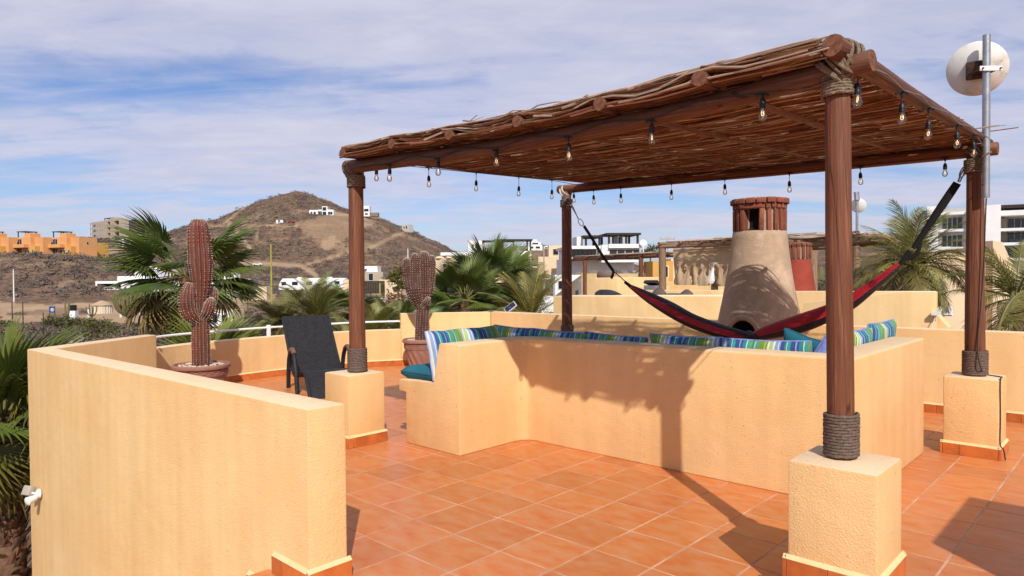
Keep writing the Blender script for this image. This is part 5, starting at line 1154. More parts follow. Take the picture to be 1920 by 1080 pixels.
fan_palm('fan_palm', 'fan palm in front of the beige house', at(872,560,20), .80, 20, .6, 11, dead=3, emin=-25, mix=.05, droop=.08, tipd=.3, extra=[(35,AZL,.5,'g',1.1),(60,AZR,.1,'g',1)])
fan_palm('fan_palm', 'fan palm with drooping olive leaves left of the coconut palm', at(955,535,24), .95, 24, .7, 12, dead=6, emin=-45, mix=.2, droop=.35, tipd=1.2)
feather_palm('coconut_palm', 'young coconut palm with upright yellow stalks left of the rear post', at(995,600,20), 1.75, 15, 13, ll=.50, droop=.8, emin=20, emax=86, hang=.3, nl=40, vee=.3, mats=[LEAFG, mk('yellow_stalk', (.36,.26,.05), (.28,.20,.04), rough=.5)], wid=.034, extra=[(72,AZR-.1,.2,'y',.9),(80,AZL,.2,'y',.9)])
feather_palm('coconut_palm', 'bent coconut frond palm by the solar lamp', at(985,600,16.5), 1.3, 5, 14, ll=.36, droop=1.3, emin=20, emax=60, hang=.6, nl=44, vee=.1, azr=(AZL-.7, AZL+.5), trunk=True)
feather_palm('coconut_palm', 'large coconut palm with brown drooping fronds left of the dish post', at(1712,497,17.5), 1.75, 30, 15, ll=.62, droop=1.0, emin=-35, emax=86, hang=.55, nl=49, vee=.25, mats=[LEAFG, PETI], wid=.030, extra=[(18,AZR,.3,'d',1.1),(0,AZR+.2,.2,'d',1.1),(30,AZR-.2,.2,'d',1.15),(10,AZL,.2,'y',.9),(75,AZR,.1,'y',.9),(-30,AZR+.3,.1,'g',1)])
feather_palm('coconut_palm', 'coconut palm behind the back parapet at the right edge', at(1905,560,14.5), 1.6, 18, 16, ll=.46, droop=1.1, emin=-25, emax=80, hang=.55, nl=49, vee=.25, mats=[LEAFG, PETI], extra=[(40,AZL,.1,'y',1),(55,AZL+.3,0,'g',1)])
feather_palm('coconut_palm', 'single arching coconut frond against the dark palm at the right edge', at(1872,622,12.6), 1.15, 3, 17, ll=.40, droop=1.7, emin=62, emax=80, hang=.9, nl=49, vee=.05, mats=[LEAFG, PETI], azr=(AZR-.3, AZR+.1), tr=.06)
feather_palm('coconut_palm', 'low coconut palm between the fireplace and the front post', at(1640,575,19), 1.6, 14, 18, ll=.46, droop=1.0, emin=10, emax=85, hang=.5, nl=46, vee=.3)
feather_palm('coconut_palm', 'short coconut palm behind the red adobe chimney', at(1535,570,30), 1.8, 14, 19, ll=.5, droop=.9, emin=10, emax=85, hang=.4, nl=40, vee=.3)
# ------------------------------------------------------------------ neighbouring terraces
def wallbox(label, px0, px1, py, Y, thick, zb=-7.2, px_dx=0, mat_=None, name='terrace_wall', pyr=None):
    a = onY(px0, py, Y); b = onY(px1, pyr if pyr else py, Y); t = MB(); t.prism([(a.x,Y),(b.x,Y),(b.x,Y+thick),(a.x,Y+thick)], zb, [a.z,b.z,b.z,a.z]); return solo(name, t, mat_ or STUC2, label, 'wall', bevel=.02)
G2 = 'parapets of the neighbouring terraces'
for args in [('pale yellow neighbour parapet left of the fireplace', 1037, 1352, 555, 12.0, 1.2), ('pale yellow low neighbour parapet in front of the cushions of the next terrace', 1072, 1348, 557, 13.6, .25),
             ('pale neighbour wall behind the black covered grill', 1102, 1157, 521, 26, 5), ('long pale wall at the back of the far terraces', 1090, 1372, 513, 37, .4), ('pale wall with silver rail beside the open grill', 1157, 1250, 537, 28, .4), ('pale stucco wall behind the bamboo post', 1245, 1364, 528, 30, .4), ('darker parapet under the canvas curtain', 1200, 1360, 544, 21, .3),
             ('short parapet piece behind the red adobe chimney', 1480, 1560, 546, 15.0, .3)]:
    o = wallbox(args[0], *args[1:]); o['group'] = G2
t = MB(); Y = 11.0; pts = [onY(1506,567,Y), onY(1690,547,Y), onY(1753,547,Y)]; t.prism([(pts[0].x,Y),(pts[1].x,Y),(pts[2].x,Y),(pts[2].x,Y+.22),(pts[1].x,Y+.22),(pts[0].x,Y+.22)], -7.2, [pts[0].z,pts[1].z,pts[2].z,pts[2].z,pts[1].z,pts[0].z]); o = solo('stair_parapet', t, STUC2, 'pale parapet with sloping top right of the front post', 'wall', bevel=.015)
a, b = onY(1400,546,12.3), onY(1752,546,12.3); t = MB(); t.prism([(a.x,12.3),(b.x,12.3),(b.x,12.5),(a.x,12.5)], -7.2, [a.z,b.z,b.z,a.z]); solo('terrace_wall', t, STUC2, 'parapet behind the sloping-topped one, right of the front post', 'wall', bevel=.015)
a, b = onY(1755,589,11.3), onY(1779,615,11.3); t = MB(); t.prism([(a.x+.01,11.3),(b.x,11.3),(b.x,11.6),(a.x+.01,11.6)], -7.2, [a.z,b.z,b.z,a.z]); solo('wing_wall', t, STUC2, 'small sloping wing wall beside the coconut fronds', 'wall', bevel=.01)
q = MB(); c = onY(1757,588,10.95); q.box(c.x-.08,c.x+.05,c.y-.05,c.y+.04,c.z-.03,c.z+.03); q.tube([c, c+Vector((-.07,-.03,-.2)), c+Vector((-.065,-.03,-.45))], .008, 5); solo('wall_lamp', q, WHITE, 'small white lamp on the end of the sloping parapet', 'lamp')
GP = 'log pergolas of the neighbouring terraces'
def n_pergola(label, posts_, beam, depth, mt, wood2, rn_seed, post_r=.09, mat_=True, raf_n=8):
    x0, x1 = beam[0], beam[1]; t = thing('neighbour_pergola', label, 'pergola', ((x0.x+x1.x)/2, x0.y, 0), group=GP)
    for i, (p, zb) in enumerate(posts_): log('post', [(p.x,p.y,zb),(p.x,p.y,p.z)], post_r, [mt, WEND], t, n=10, seed=i+rn_seed)
    d = (x1-x0).normalized(); log('beam', [x0-d*.25, x1+d*.25], .085, [wood2, WEND], t, n=10, seed=rn_seed+9); bk = Vector((0,depth,.05)); log('beam', [x0-d*.25+bk, x1+d*.25+bk], .085, [wood2, WEND], t, n=8, seed=rn_seed+10)
    for k in range(raf_n):
        p = x0.lerp(x1, k/(raf_n-1))+Vector((0,-.22,.14)); log('rafter', [p, p+Vector((0,depth+.4,.05))], .07, [wood2, WEND], t, n=8, seed=k)
    q = MB(); rr = random.Random(rn_seed)
    for k in range(170): y = rr.uniform(-.25, depth+.2); a = rr.uniform(0,.5); b_ = rr.uniform(.6,1.05); p = x0.lerp(x1,a); e = x0.lerp(x1,b_); q.tube([p+Vector((0,y,.22+rr.uniform(-.03,.05))), p.lerp(e,.5)+Vector((0,y+rr.uniform(-.1,.1),.20+rr.uniform(-.04,.06))), e+Vector((0,y+rr.uniform(-.1,.1),.22+rr.uniform(-.03,.05)))], .022, 4)
    tag(part('stick_roof', q, STICKG, t), kind='stuff'); return t
YA = 23.5; bA0, bA1 = onY(1240,463,YA), onY(1550,449,YA)
n_pergola('weathered grey pergola with a canvas curtain behind the fireplace', [(onY(1242,466,YA),-.2),(onY(1525,452,YA),-.2),(onY(1340,492,YA+3.3),-.2)], (bA0, bA1), 3.4, WOODG, WOODG, 60, .16)
YB = 37; bB0, bB1 = onY(1078,487,YB), onY(1236,479,YB)
n_pergola('reddish pergola with a stick roof on a farther terrace', [(onY(1097,488,YB),-.3),(onY(1202,482,YB),-.3)], (bB0, bB1), 3.2, WOOD, WOODB, 80, .15, raf_n=7)
YC = 17; n_pergola('grey log pergola corner behind the front post', [(onY(1606,462,YC),-.3)], (onY(1470,462,YC), onY(1612,452,YC)), 3, WOODG, WOODG, 95, .10, raf_n=4)
# canvas curtain
c = MB(); rows = []; P0, P1 = onY(1262,466,YA+.5), onY(1372,462,YA+.5); nC = 60
for i in range(nC+1):
    f = i/nC; p = P0.lerp(P1, f); bot = 1.20 + .10*abs(math.sin(f*math.pi*7)); row = []
    for j in range(9):
        g = j/8; row.append((p.x + .05*math.sin(f*44)*g*g, p.y + .16*math.sin(f*44+g*2)*g**1.5, p.z - g*bot - .1*math.sin(f*22)**2*g))
    rows.append(row)
c.grid(rows); solo('canvas_curtain', c, CANVAS, 'ragged tan canvas curtain hanging from the grey pergola', 'curtain', ang=180)
_rb = random.Random(8)
for k, (px, py, hh, ww) in enumerate(((1274,512,.50,.20),(1287,517,.40,.26),(1303,514,.46,.22),(1318,518,.40,.24),(1335,512,.44,.17),(1352,516,.46,.24),(1364,514,.40,.2))):
    p = onY(px, py, YA+.30); q = MB(); rows = []
    for g, w in ((-1,.95+.3*math.sin(k)),(-.7,1.05),(-.2,.7+.2*math.cos(k*2)),(.35,.35),(.6,.16),(.8,.5),(1,.9)):
        rows.append([(p.x+ww*w*math.cos(a_)*(1+.30*math.sin(3*a_+k+g*2))+.12*g*math.sin(k*2.1), p.y+ww*w*.35*math.sin(a_)*(1+.6*math.sin(3*a_+k*3)), p.z+hh*g) for a_ in [2*math.pi*i/14 for i in range(14)]])
    q.grid(rows, closev=True, flip=True)
    solo('canvas_bundle', q, CANVAS if k != 4 else HWHITE, ('knotted hank of tan canvas, %s from the left under the curtain' % ('first second third fourth fifth sixth seventh'.split()[k])) if k != 4 else 'white knotted hank under the tan canvas curtain', 'canvas hank', 'knotted canvas hanks under the curtain', ang=180)
# red adobe chimney of the next terrace, with brick top
cp = onY(1497,560,15.6); t = thing('chimney', 'red adobe chimney with a small brick top on the next terrace', 'chimney', (cp.x, cp.y, 0)); w = .0122
q = MB(); q.lathe([(.46,-.2),(.45,.9),(.42,1.2),(.36,1.6),(.30,1.98),(0,1.985)], 24, (cp.x,cp.y,0)); part('body', q, REDST, t)
q = MB(); q.lathe([(.47,.98),(.48,1.0),(.48,1.05),(.46,1.07)], 24, (cp.x,cp.y,0)); part('ledge', q, ADOBE, t)
q = MB(); q.lathe([(.28,1.985),(.28,2.42),(.16,2.42),(.16,1.985)], 24, (cp.x,cp.y,0)); part('drum', q, MORTAR, t); b1 = brick_mesh(.075,.06,.30); b2 = brick_mesh(.10,.07,.08)
for k in range(16):
    a = 2*math.pi*k/16; 
    if -2.6 < ((a+math.pi)%(2*math.pi))-math.pi < -2.0: continue
    o = link('brick', b1, t, (.285*math.cos(a), .285*math.sin(a), 2.16)); o.rotation_euler = (0,0,a+math.pi/2); o = link('brick', b2, t, (.30*math.cos(a), .30*math.sin(a), 2.37)); o.rotation_euler = (0,0,a+math.pi/2)
# second small dish on a pole
p = onY(1607,385,17.2); t = thing('satellite_dish', 'small white dish on a thin pole beside the front post', 'satellite dish', (p.x,p.y,1.2)); q = MB(); q.tube([(p.x,p.y,1.0),(p.x,p.y,p.z+.30)], .035, 8); part('pole', q, METAL, t)
q = MB(); q.lathe([(0,-.04)]+[(.20*f,-.04+.04*f*f) for f in (.3,.6,.85,1)]+[(.20,.01)], 28); q.xf(Matrix.Translation(p+Vector((0,.12,.0))) @ qd); part('reflector', q, HWHITE, t); q = MB(); q.tube([(p.x,p.y,p.z+.14),(p.x-.02,p.y,p.z+.36)], .07, 8); part('mount', q, METAL, t)
# grills and small things on the neighbouring terraces
p = onY(1140,556,13.0); q = MB(); rows = []
for i in range(9):
    f = i/8; x = p.x-.29+.60*f; h = .20*(1-.55*f**3)*(.75+.25*min(1,f*6)); rows.append([(x,p.y-.24,p.z-.1),(x,p.y-.22,p.z+h*.7),(x,p.y-.12,p.z+h),(x,p.y+.12,p.z+h*.98),(x,p.y+.22,p.z+h*.7),(x,p.y+.24,p.z-.1)])
q.grid(rows, flip=True); q.f.append(tuple(range(6))); q.m.append(0); q.f.append(tuple(48+k for k in range(6))[::-1]); q.m.append(0); solo('covered_grill', q, COVER, 'barbecue under a black cover on the next parapet', 'grill', ang=60)
p = onY(1223,532,27); t = thing('gas_grill', 'open black gas grill with a rounded lid', 'grill', p-Vector((0,0,.6))); q = MB(); q.prism([(p.x-.3,p.y-.3),(p.x+.3,p.y-.3),(p.x+.3,p.y+.2),(p.x-.3,p.y+.2)], p.z-.6, p.z-.08); part('cabinet', q, METAL, t); q = MB()
q.add([(p.x+s*.34,p.y-.3+.5*a,p.z-.08+.27*math.sin(math.pi*min(1,.15+a*.85))) for s in (-1,1) for a in (0,.25,.5,.75,1)], [(0,1,6,5),(1,2,7,6),(2,3,8,7),(3,4,9,8),(4,3,2,1,0),(5,6,7,8,9)]); part('lid', q, BLACK, t)
p = onY(1133,517,36); q = MB(); q.lathe([(0,.34),(.3,.30),(.42,.12),(.42,-.05),(.3,-.3)], 16); q.xf(Matrix.Translation(p)@Matrix.Diagonal((1.4,.8,1,1))); solo('kettle_grill', q, mk('brown_cover',(.17,.12,.09),rough=.8), 'brown covered round grill on the far terrace', 'grill')
for px, py, r, lb in ((1342,521,.22,'dark round pot on the shelf left of the post'), (1358,521,.22,'dark round pot on the shelf right of the post'), (1366,522,.16,'small dark pot at the end of the shelf')):
    p = onY(px, py, 28); q = MB(); q.lathe([(0,-.2),(r*.8,-.2),(r,-.05),(r*.9,.12),(r*.5,.18),(0,.19)], 14, p); solo('pot', q, mk('dark_glazed_pot',(.06,.05,.045),rough=.5), lb, 'pot', 'pots on the far shelf')
p0, p1 = onY(1323,527,28), onY(1375,527,28); q = MB(); q.box(p0.x,p1.x,27.8,28.3,p0.z-.06,p0.z); solo('shelf', q, WOODG, 'grey timber shelf under the dark pots', 'shelf')
for px, py, lb in ((1236,549,'brown cloth bundle on the parapet left of the bamboo post'), (1288,553,'grey stone lantern lying on the parapet')):
    p = onY(px, py, 20.2); q = MB(); q.lathe([(0,-.22),(.22,-.2),(.27,-.05),(.17,.1),(.06,.2),(0,.21)], 9); q.xf(Matrix.Translation(p)@Matrix.Diagonal((1.25,.8,1,1))); solo('bundle', q, mk('brown_bundle',(.13,.09,.07),(.07,.05,.04),rough=.9), lb, 'bundle')
p = onY(1262,555,20.2); q = MB(); q.lathe([(0,-.06),(.3,-.05),(.5,.03),(.3,.09),(0,.1)], 14); q.xf(Matrix.Translation(p)); solo('fire_bowl', q, BLACK, 'wide black fire bowl beside the bamboo post', 'bowl')
# solar lamp behind the corner
p = at(957,576,13.5); t = thing('solar_lamp', 'tilted solar panel on a pole behind the corner parapet', 'solar lamp', (p.x,p.y,gz(p.x,p.y))); q = MB(); q.tube([(p.x,p.y,gz(p.x,p.y)),(p.x,p.y,p.z)], .03, 8); part('pole', q, METAL, t)
Ms = Matrix.Translation(p) @ Matrix.Rotation(math.atan2(RT.y,RT.x),4,'Z') @ Matrix.Rotation(rad(-38),4,'Y') @ Matrix.Rotation(rad(38),4,'X'); q = MB(); q.box(-.125,.125,-.08,.08,-.012,.008); q.xf(Ms); part('frame', q, WHITE, t); q = MB(); q.box(-.115,.115,-.07,.07,.009,.013); q.xf(Ms); part('cell', q, PANELB, t)

# ------------------------------------------------------------------ buildings on the slopes
class Bld:
    def __init__(s, name, label, px, py, d, yaw=0, cat='house', group=None, zsnap=True):
        p = at(px, py, d); s.L = p; s.t = thing(name, label, cat, p, math.atan2(RT.y, RT.x)+yaw, group); s.k = d/F
    def box(s, x0, x1, y0, y1, z0, z1, mt, name='wall'): q = MB(); q.box(x0,x1,y0,y1,z0,z1); return part(name, q, mt, s.t, world=False, smooth=False)
    def win(s, x0, x1, z0, z1, y, fr=.10, mt=None, div=0, side=None, glass=None):
        """window on the face y (or on the side face x=side)"""
        q = MB(); g = MB()
        def bx(m_, a, b, c, e, o0, o1):
            if side is None: m_.box(a, b, y-o1, y-o0, c, e)
            else: m_.box(side+o0, side+o1, a, b, c, e)
        bx(q, x0-fr, x0, z0-fr, z1+fr, -.05, .06); bx(q, x1, x1+fr, z0-fr, z1+fr, -.05, .06); bx(q, x0, x1, z1, z1+fr, -.05, .06); bx(q, x0, x1, z0-fr, z0, -.05, .06)
        for k in range(div): xx = x0+(x1-x0)*(k+1)/(div+1); bx(q, xx-fr*.5, xx+fr*.5, z0, z1, -.04, .05)
        w = part('window', q, mt or FRAME, s.t, world=False, smooth=False); bx(g, x0, x1, z0, z1, .005, .02); part('pane', g, glass or GLASSD, w, world=False, smooth=False); return w
def sun_pergola(B, x0, x1, y0, y1, z0, z1):
    q = MB(); r = .14
    for x in (x0, x1):
        for y in (y0, y1): q.box(x-r,x+r,y-r,y+r,z0,z1)
    q.box(x0-.4,x1+.4,y0-.4,y1+.4,z1,z1+.28); part('roof_pergola', q, DARK, B.t, world=False, smooth=False)
def orange_house(px, label, first=False, w=1.0, py=477, d=216):
    B = Bld('orange_house', label, px, py, d, rad(-22), group='orange two storey houses on the left slope')
    B.box(-9.5, 4.2, 0, 9, -2, 6.7, HORANGE); B.box(4.2, 7.2, -.5, 8.5, -2, 3.1, HOCHRE); B.box(4.2, 9.0, 1.5, 9, -2, 6.6, HORANGE); B.box(-1.2, 2.4, 1.0, 5, 6.7, 8.3, HORANGE, 'roof_box')
    B.box(-9.8, 3.0, -1.9, 0, 2.6, 3.9, HORANGE, 'balcony'); B.box(-10.2, -9.5, -1.9, 9, -2, 4.8, HOCHRE, 'side_wall')
    for z in (.3, 4.0): B.win(-6.2, -1.2, z, z+2.0, 0 if z > 1 else -.001, .12, FRAME, 3)
    B.win(.5, 1.5, .4, 1.7, 0, .1); B.win(2.2, 3.1, .4, 1.7, 0, .1); B.win(5.6, 6.4, .5, 1.6, -.5, .08); B.win(4.6,5.4,3.9,4.8,9.0,.08,side=9.0)
    sun_pergola(B, -5.5, -1.0, 1.5, 5.5, 6.7, 8.9); B.t.scale = (.80,.80,.80); return B
orange_house(112, 'orange two storey house, second from the right end of its row'); orange_house(45, 'orange two storey house between two others on the left slope'); orange_house(-19, 'orange house cut by the left picture edge')
B = Bld('ochre_house', 'small deep orange house at the right end of the row, lower down', 158, 478, 225, rad(-22), group='orange two storey houses on the left slope'); B.box(-2.5,3.4,0,6,-2,4.0,HOCHRE); B.box(-4.6,-2.5,.8,5,-3,2.6,HOCHRE); B.box(-.5,1.2,.8,3,4.0,5.2,HOCHRE,'roof_box'); B.box(-2.6,4.4,-1.2,0,-.6,0,HORANGE,'balcony'); B.win(-1.5,-.4,1.0,2.1,0,.1); B.win(1.6,2.6,1.0,2.1,0,.1); B.win(-1.5,-.4,-1.9,-.8,-.01,.1); B.win(1.2,2.4,-2,-.8,-.01,.1)
# condominium
B = Bld('condominium', 'beige four storey apartment block on the left skyline', 190, 447, 430, rad(-38), 'apartment block')
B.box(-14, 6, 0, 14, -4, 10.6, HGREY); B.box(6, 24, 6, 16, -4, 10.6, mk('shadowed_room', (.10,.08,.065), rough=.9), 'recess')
for z in (0, 3.3, 6.6, 10.2): B.box(6, 24, 1.0, 6.2, z-.2, z+1.0, HGREY, 'balcony')
B.box(13.6, 16.4, -.2, 6, -4, 12.4, HGREY, 'stair_shaft'); B.box(5.9,6.6,.5,6.2,-4,11.2,HGREY,'fin'); B.box(23.4,24.1,.8,6.2,-4,11.4,HGREY,'fin')
for z in (1.2, 4.4, 7.6):
    B.win(-11.5,-8.0,z,z+1.5,0,.12); 
    for x in (-5.8,-2.2,-.4,2.0): B.win(x,x+.7,z+.2,z+1.2,0,.06)
sun_pergola(B, -2, 7, 3, 9, 10.6, 12.4); B.box(-17,-14,-.2,8,-4,.4,HGREY,'balcony'); 
for z in (0,3.3,6.6,9.8): B.box(-16.5,-14,-.2,6,z,z+.35,HGREY,'balcony_slab')
q = MB(); [q.box(-16.4,-16.1,0,.3,z,z+3) for z in (.3,3.5,6.8)]; part('balcony_post', q, HGREY, B.t, world=False, smooth=False)
# white building behind the palm leaf
B = Bld('white_house', 'white three storey frame building half hidden by the tall fan palm', 244, 478, 350, rad(-12)); B.box(-4.2,9,4,10,-2,8.6,HWHITE)
for z in (-1.2, 2.0, 5.2, 8.4): B.box(-4.4,9,0,4,z-.35,z+.35,HWHITE,'slab')
for x in (-4.3,-.2,4.2): B.box(x-.35,x+.35,.02,.7,-1.2,8.6,HWHITE,'column')
for z in (-.4, 2.8, 5.9): B.win(-3.4,-.8,z,z+1.8,4,.1); B.win(.6,3.6,z,z+1.8,4,.1)
# white house with a car port
B = Bld('white_house', 'low white house with open car port under the slope', 222, 550, 170, rad(-8)); B.box(-6.2,0,0,.3,2.4,3.0,HWHITE,'roof_slab'); B.box(-6.2,1.5,.3,5,2.5,3.0,HWHITE,'roof_slab'); B.box(-6.2,-5.8,0,5,-.5,2.4,HWHITE); B.box(-6.2,1.5,5,5.3,-.5,2.5,HWHITE); B.box(1.5,12,-1,6,-.5,3.6,HWHITE); B.box(-2.5,4,3,7,3.0,4.2,HWHITE,'upper_wall'); B.box(3,9,2,7,3.6,6.6,HWHITE,'upper_wall'); B.win(4,5.5,.8,2,-1,.1); B.win(8,9.5,.8,2,-1,.1); B.win(5,7,4.3,5.6,2,.1)
B = Bld('white_house', 'white house with dark windows right of the tall red cactus', 430, 546, 180, rad(10)); B.box(-5,4,0,7,-1,3.2,HWHITE); B.box(-3,1.5,.5,6,3.2,4.8,HWHITE,'upper_wall'); B.box(4,5.2,1,6,-1,2.6,HWHITE); B.win(-3.5,-2,1.2,2.6,0,.1); B.win(.5,2.2,.6,2.4,0,.1,div=1); B.win(-1,1.0,3.6,4.4,.5,.1)
B = Bld('white_house', 'white house glimpsed through the palm left of the red cactus', 300, 545, 178, rad(5)); B.box(-6,7,0,7,-1,3.4,HWHITE); B.box(-3,3,1,6,3.4,5.6,HWHITE,'upper_wall'); B.win(-4,-2,.8,2.4,0,.1); B.win(2,4,.8,2.4,0,.1); B.win(-1,1,3.9,5,1,.1)
# hilltop houses
B = Bld('hill_house', 'white flat roofed house on a terrace high on the big hill', 604, 404, 455, rad(4)); k = B.k
B.box(-24*k,-8*k,0,8,-.5,3.6,HWHITE); B.box(-8*k,3*k,.6,8,-.5,3.9,HWHITE); B.box(0*k,9.5*k,-.4,8,-.5,6.0,HWHITE); B.box(9.5*k,21*k,0,8,-.5,3.9,HWHITE); B.box(9.6*k,13*k,3,6,3.9,5.6,STONE,'roof_box'); 
for x0,x1 in ((-21,-18),(-15.5,-11.5)): B.win(x0*k,x1*k,.8,2.4,0,.12)
B.win(-9.5*k,-.8*k,.4,2.8,.6,.12,div=2); B.win(1.3*k,7.8*k,.2,2.4,-.4,.15); B.win(1.3*k,7.8*k,3.2,5.4,-.4,.15); B.win(11*k,19*k,.6,2.4,0,.12,div=1); B.box(-22*k,26*k,-2.2,-.6,-4.4,-.5,STONE,'retaining_wall'); B.box(26*k,43*k,-.5,1,-4,-.6,STONE,'retaining_wall')
B = Bld('hill_house', 'tall narrow white house partly behind the left post', 687, 403, 478, 0); B.box(-4,2.2,0,5,-1,6.3,HWHITE); B.box(2.2,8,.5,5,-1,1.6,STONE); B.win(-1.5,1.5,2.4,4.2,0,.12); B.win(-1,1,.1,1.2,0,.1)
B = Bld('hill_house', 'unfinished grey block house on the right shoulder of the hill', 760, 432, 490, rad(-30)); B.box(-3,3.2,0,5,-1.5,4.0,mk('raw_render',(.55,.50,.45),(.46,.41,.37),ns=.8,rough=.9)); B.box(-6,-3,1,5,-1.5,3.6,STONE); B.win(-1.6,-.6,1.4,2.6,0,.1); B.win(.4,1.6,1.2,3.0,0,.1)
B = Bld('hill_house', 'small pale shed on the left part of the hill track', 524, 416, 440, 0); B.box(-2.2,2.2,0,3,-1,1.4,HWHITE); B.box(-2.4,2.4,-.3,3.3,1.4,1.7,STONE,'roof'); B.win(-.8,.4,.2,1.0,0,.1)
# middle distance
B = Bld('beige_house', 'beige house with wavy parapet and tan awning behind the fan palms', 868, 528, 120, rad(-14)); B.box(-5.2,3.5,0,8,-1.5,4.1,HCREAM); B.box(3.5,9,1,8,-1.5,4.6,HCREAM); B.win(-3.6,-3.0,2.5,3.1,0,.06)
q = MB(); q.add([(-3.2,0,2.0),(4.2,0,2.0),(4.2,-2.2,.9),(-3.2,-2.2,.9),(-3.2,-2.2,.6),(4.2,-2.2,.6)], [(0,1,2,3),(3,2,5,4)]); part('awning', q, CANVAS, B.t, world=False, smooth=False); B.box(-2.4,-.6,-.06,0,-1.5,.8,DARK,'doorway')
q = MB()
for k in range(5): q.lathe([(0,0),(.8,0),(.7,.22),(.4,.34),(0,.38)], 12, (-4.4+1.9*k,.4,4.1))
part('parapet_wave', q, HCREAM, B.t, world=False)
B = Bld('modern_house', 'white modern house with blue edge above the beige one', 868, 493, 150, 0); B.box(-4.6,1.2,0,6,-.6,1.6,HWHITE); B.box(-4.8,1.4,-.5,6,1.6,2.3,HWHITE,'roof_slab'); B.box(1.2,4.2,-.4,6,-.6,4.8,HWHITE); B.box(4.2,12,0,6,-.6,1.8,HWHITE); B.win(-4.0,.8,.3,1.3,0,.1); B.win(1.9,2.4,3.2,4.0,-.4,.06); B.win(2.7,3.3,3.2,4.0,-.4,.06); B.win(4.6,9,.3,1.3,0,.1); sun_pergola(B,4.4,11,.5,4,1.8,4.6)
B = Bld('modern_house', 'white modern house with roof terrace right of the fan palms', 968, 492, 135, rad(8)); B.box(-8,1.8,1,7,-2,1.6,HWHITE); B.box(-1.6,3.0,0,6,-2,2.2,HWHITE); B.win(.3,.8,-.2,1,0,.06); B.win(1.8,2.3,.2,1.2,0,.06); B.win(-6.5,-2.4,-.2,1.2,1,.1); sun_pergola(B,-3.6,3.0,1,5,2.2,4.3)
B = Bld('cream_house', 'small cream house with arched tower left of the rear post', 1040, 500, 110, 0); B.box(-2.6,2.6,0,5,-2,1.6,HCREAM); B.box(-.9,1.4,.4,4,1.6,3.4,HCREAM,'tower'); B.win(-.2,.6,1.9,2.8,.4,.08)
B = Bld('white_house', 'long white building behind the rear post', 1066, 552, 62, 0); B.box(-1.2,1.3,0,3,-4,1.75,HWHITE); B.box(-5,-1.2,.6,3,-4,-.2,HWHITE); B.win(-.9,-.2,.5,1.2,0,.05)
B = Bld('far_villa', 'white terraced villa on the far ridge', 1003, 466, 830, 0); B.box(-9,9,0,10,-3,4,HWHITE); B.box(-5,7,2,10,4,8,HWHITE,'upper_wall'); B.box(-3,3,3,8,8,11,HWHITE,'upper_wall'); B.win(-6,-2,0,2.4,0,.3); B.win(1,6,0,2.4,0,.3); B.win(-3,4,5,7,2,.3)
B = Bld('far_villa', 'small pale houses row right of the far villa', 1034, 466, 850, 0); B.box(-10,-3,0,6,-3,3,HWHITE); B.box(0,6,0,6,-3,2,HCREAM); B.box(8,14,0,6,-3,3,HWHITE); B.win(-8,-5,0,1.6,0,.2); B.win(9,12,0,1.6,0,.2)
# white hotel behind the far pergola
B = Bld('white_hotel', 'long white hotel with glazed top floor behind the far pergola', 1140, 500, 95, rad(4), 'hotel'); k = B.k
B.box(-75*k,60*k,3,12,-6,1.2,HWHITE); B.box(-75*k,-8*k,.0,3,1.0,1.35,HWHITE,'slab'); B.box(-12*k,60*k,0,12,.6,3.0,HWHITE); B.box(-70*k,-14*k,2.2,12,1.2,2.9,HWHITE); B.box(-76*k,-10*k,.5,12,2.5,2.9,HWHITE,'slab'); B.box(0,62*k,-.5,0,2.55,3.1,HWHITE,'slab')
for a, b in ((4,16),(19,31),(34,46),(49,58)): B.win(a*k,b*k,1.05,2.25,0,.06,DARK)
for a, b in ((-66,-44),(-42,-18)): B.win(a*k,b*k,1.45,2.4,2.2,.06,DARK,2)
B.box(-52*k,-40*k,3,7,2.9,4.3,HWHITE,'roof_box'); B.box(28*k,38*k,3,7,3.0,4.7,HWHITE,'roof_box'); B.win(30*k,32*k,3.2,4.2,3,.03); B.win(34*k,36*k,3.2,4.2,3,.03)
sun_pergola(B,-38*k,-12*k,1.5,6,2.9,4.1); sun_pergola(B,5*k,28*k,1,6,3.0,4.4); sun_pergola(B,38*k,60*k,1,6,3.0,4.4)
q = MB(); p = Vector((64*k,-1,3.2)); q.lathe([(0,-.05),(.3,-.02),(.48,.08),(.48,.1)], 18); q.xf(Matrix.Translation(p)@Matrix.Rotation(rad(-100),4,'X')); q.box(p.x-.05,p.x+.05,p.y,p.y+.1,p.z-1.3,p.z); part('dish', q, HWHITE, B.t, world=False)
# palapas and low houses in front of it
t = at(1113,530,58); q = MB(); q.lathe([(3.4,-1.3),(3.3,-1.15),(1.8,.1),(.9,.75),(0,1.1)], 18); Bp = thing('palapa', 'round grey thatched palapa left of the hammock strap', 'palapa', t); part('roof', q, THATCH, Bp, world=False); q = MB(); [q.box(2.8*math.cos(a)-.1,2.8*math.cos(a)+.1,2.8*math.sin(a)-.1,2.8*math.sin(a)+.1,-4.5,-1.2) for a in np.linspace(0,5.5,7)]; part('post', q, DARK, Bp, world=False)
t = at(1150,519,66); q = MB(); q.add([(-5,0,-1.1),(5,0,-1.1),(4.2,3,.5),(-3.2,3,.5),(-5,6,-1.1),(5,6,-1.1)], [(0,1,2,3),(3,2,5,4),(0,3,4),(1,5,2)]); Bp = thing('thatched_house', 'low house with a hipped grey thatch roof', 'house', t, math.atan2(RT.y,RT.x)); part('roof', q, THATCH, Bp, world=False, smooth=False); q = MB(); q.box(-4.5,4.5,.6,5.6,-5,-1.1); part('wall', q, HWHITE, Bp, world=False)
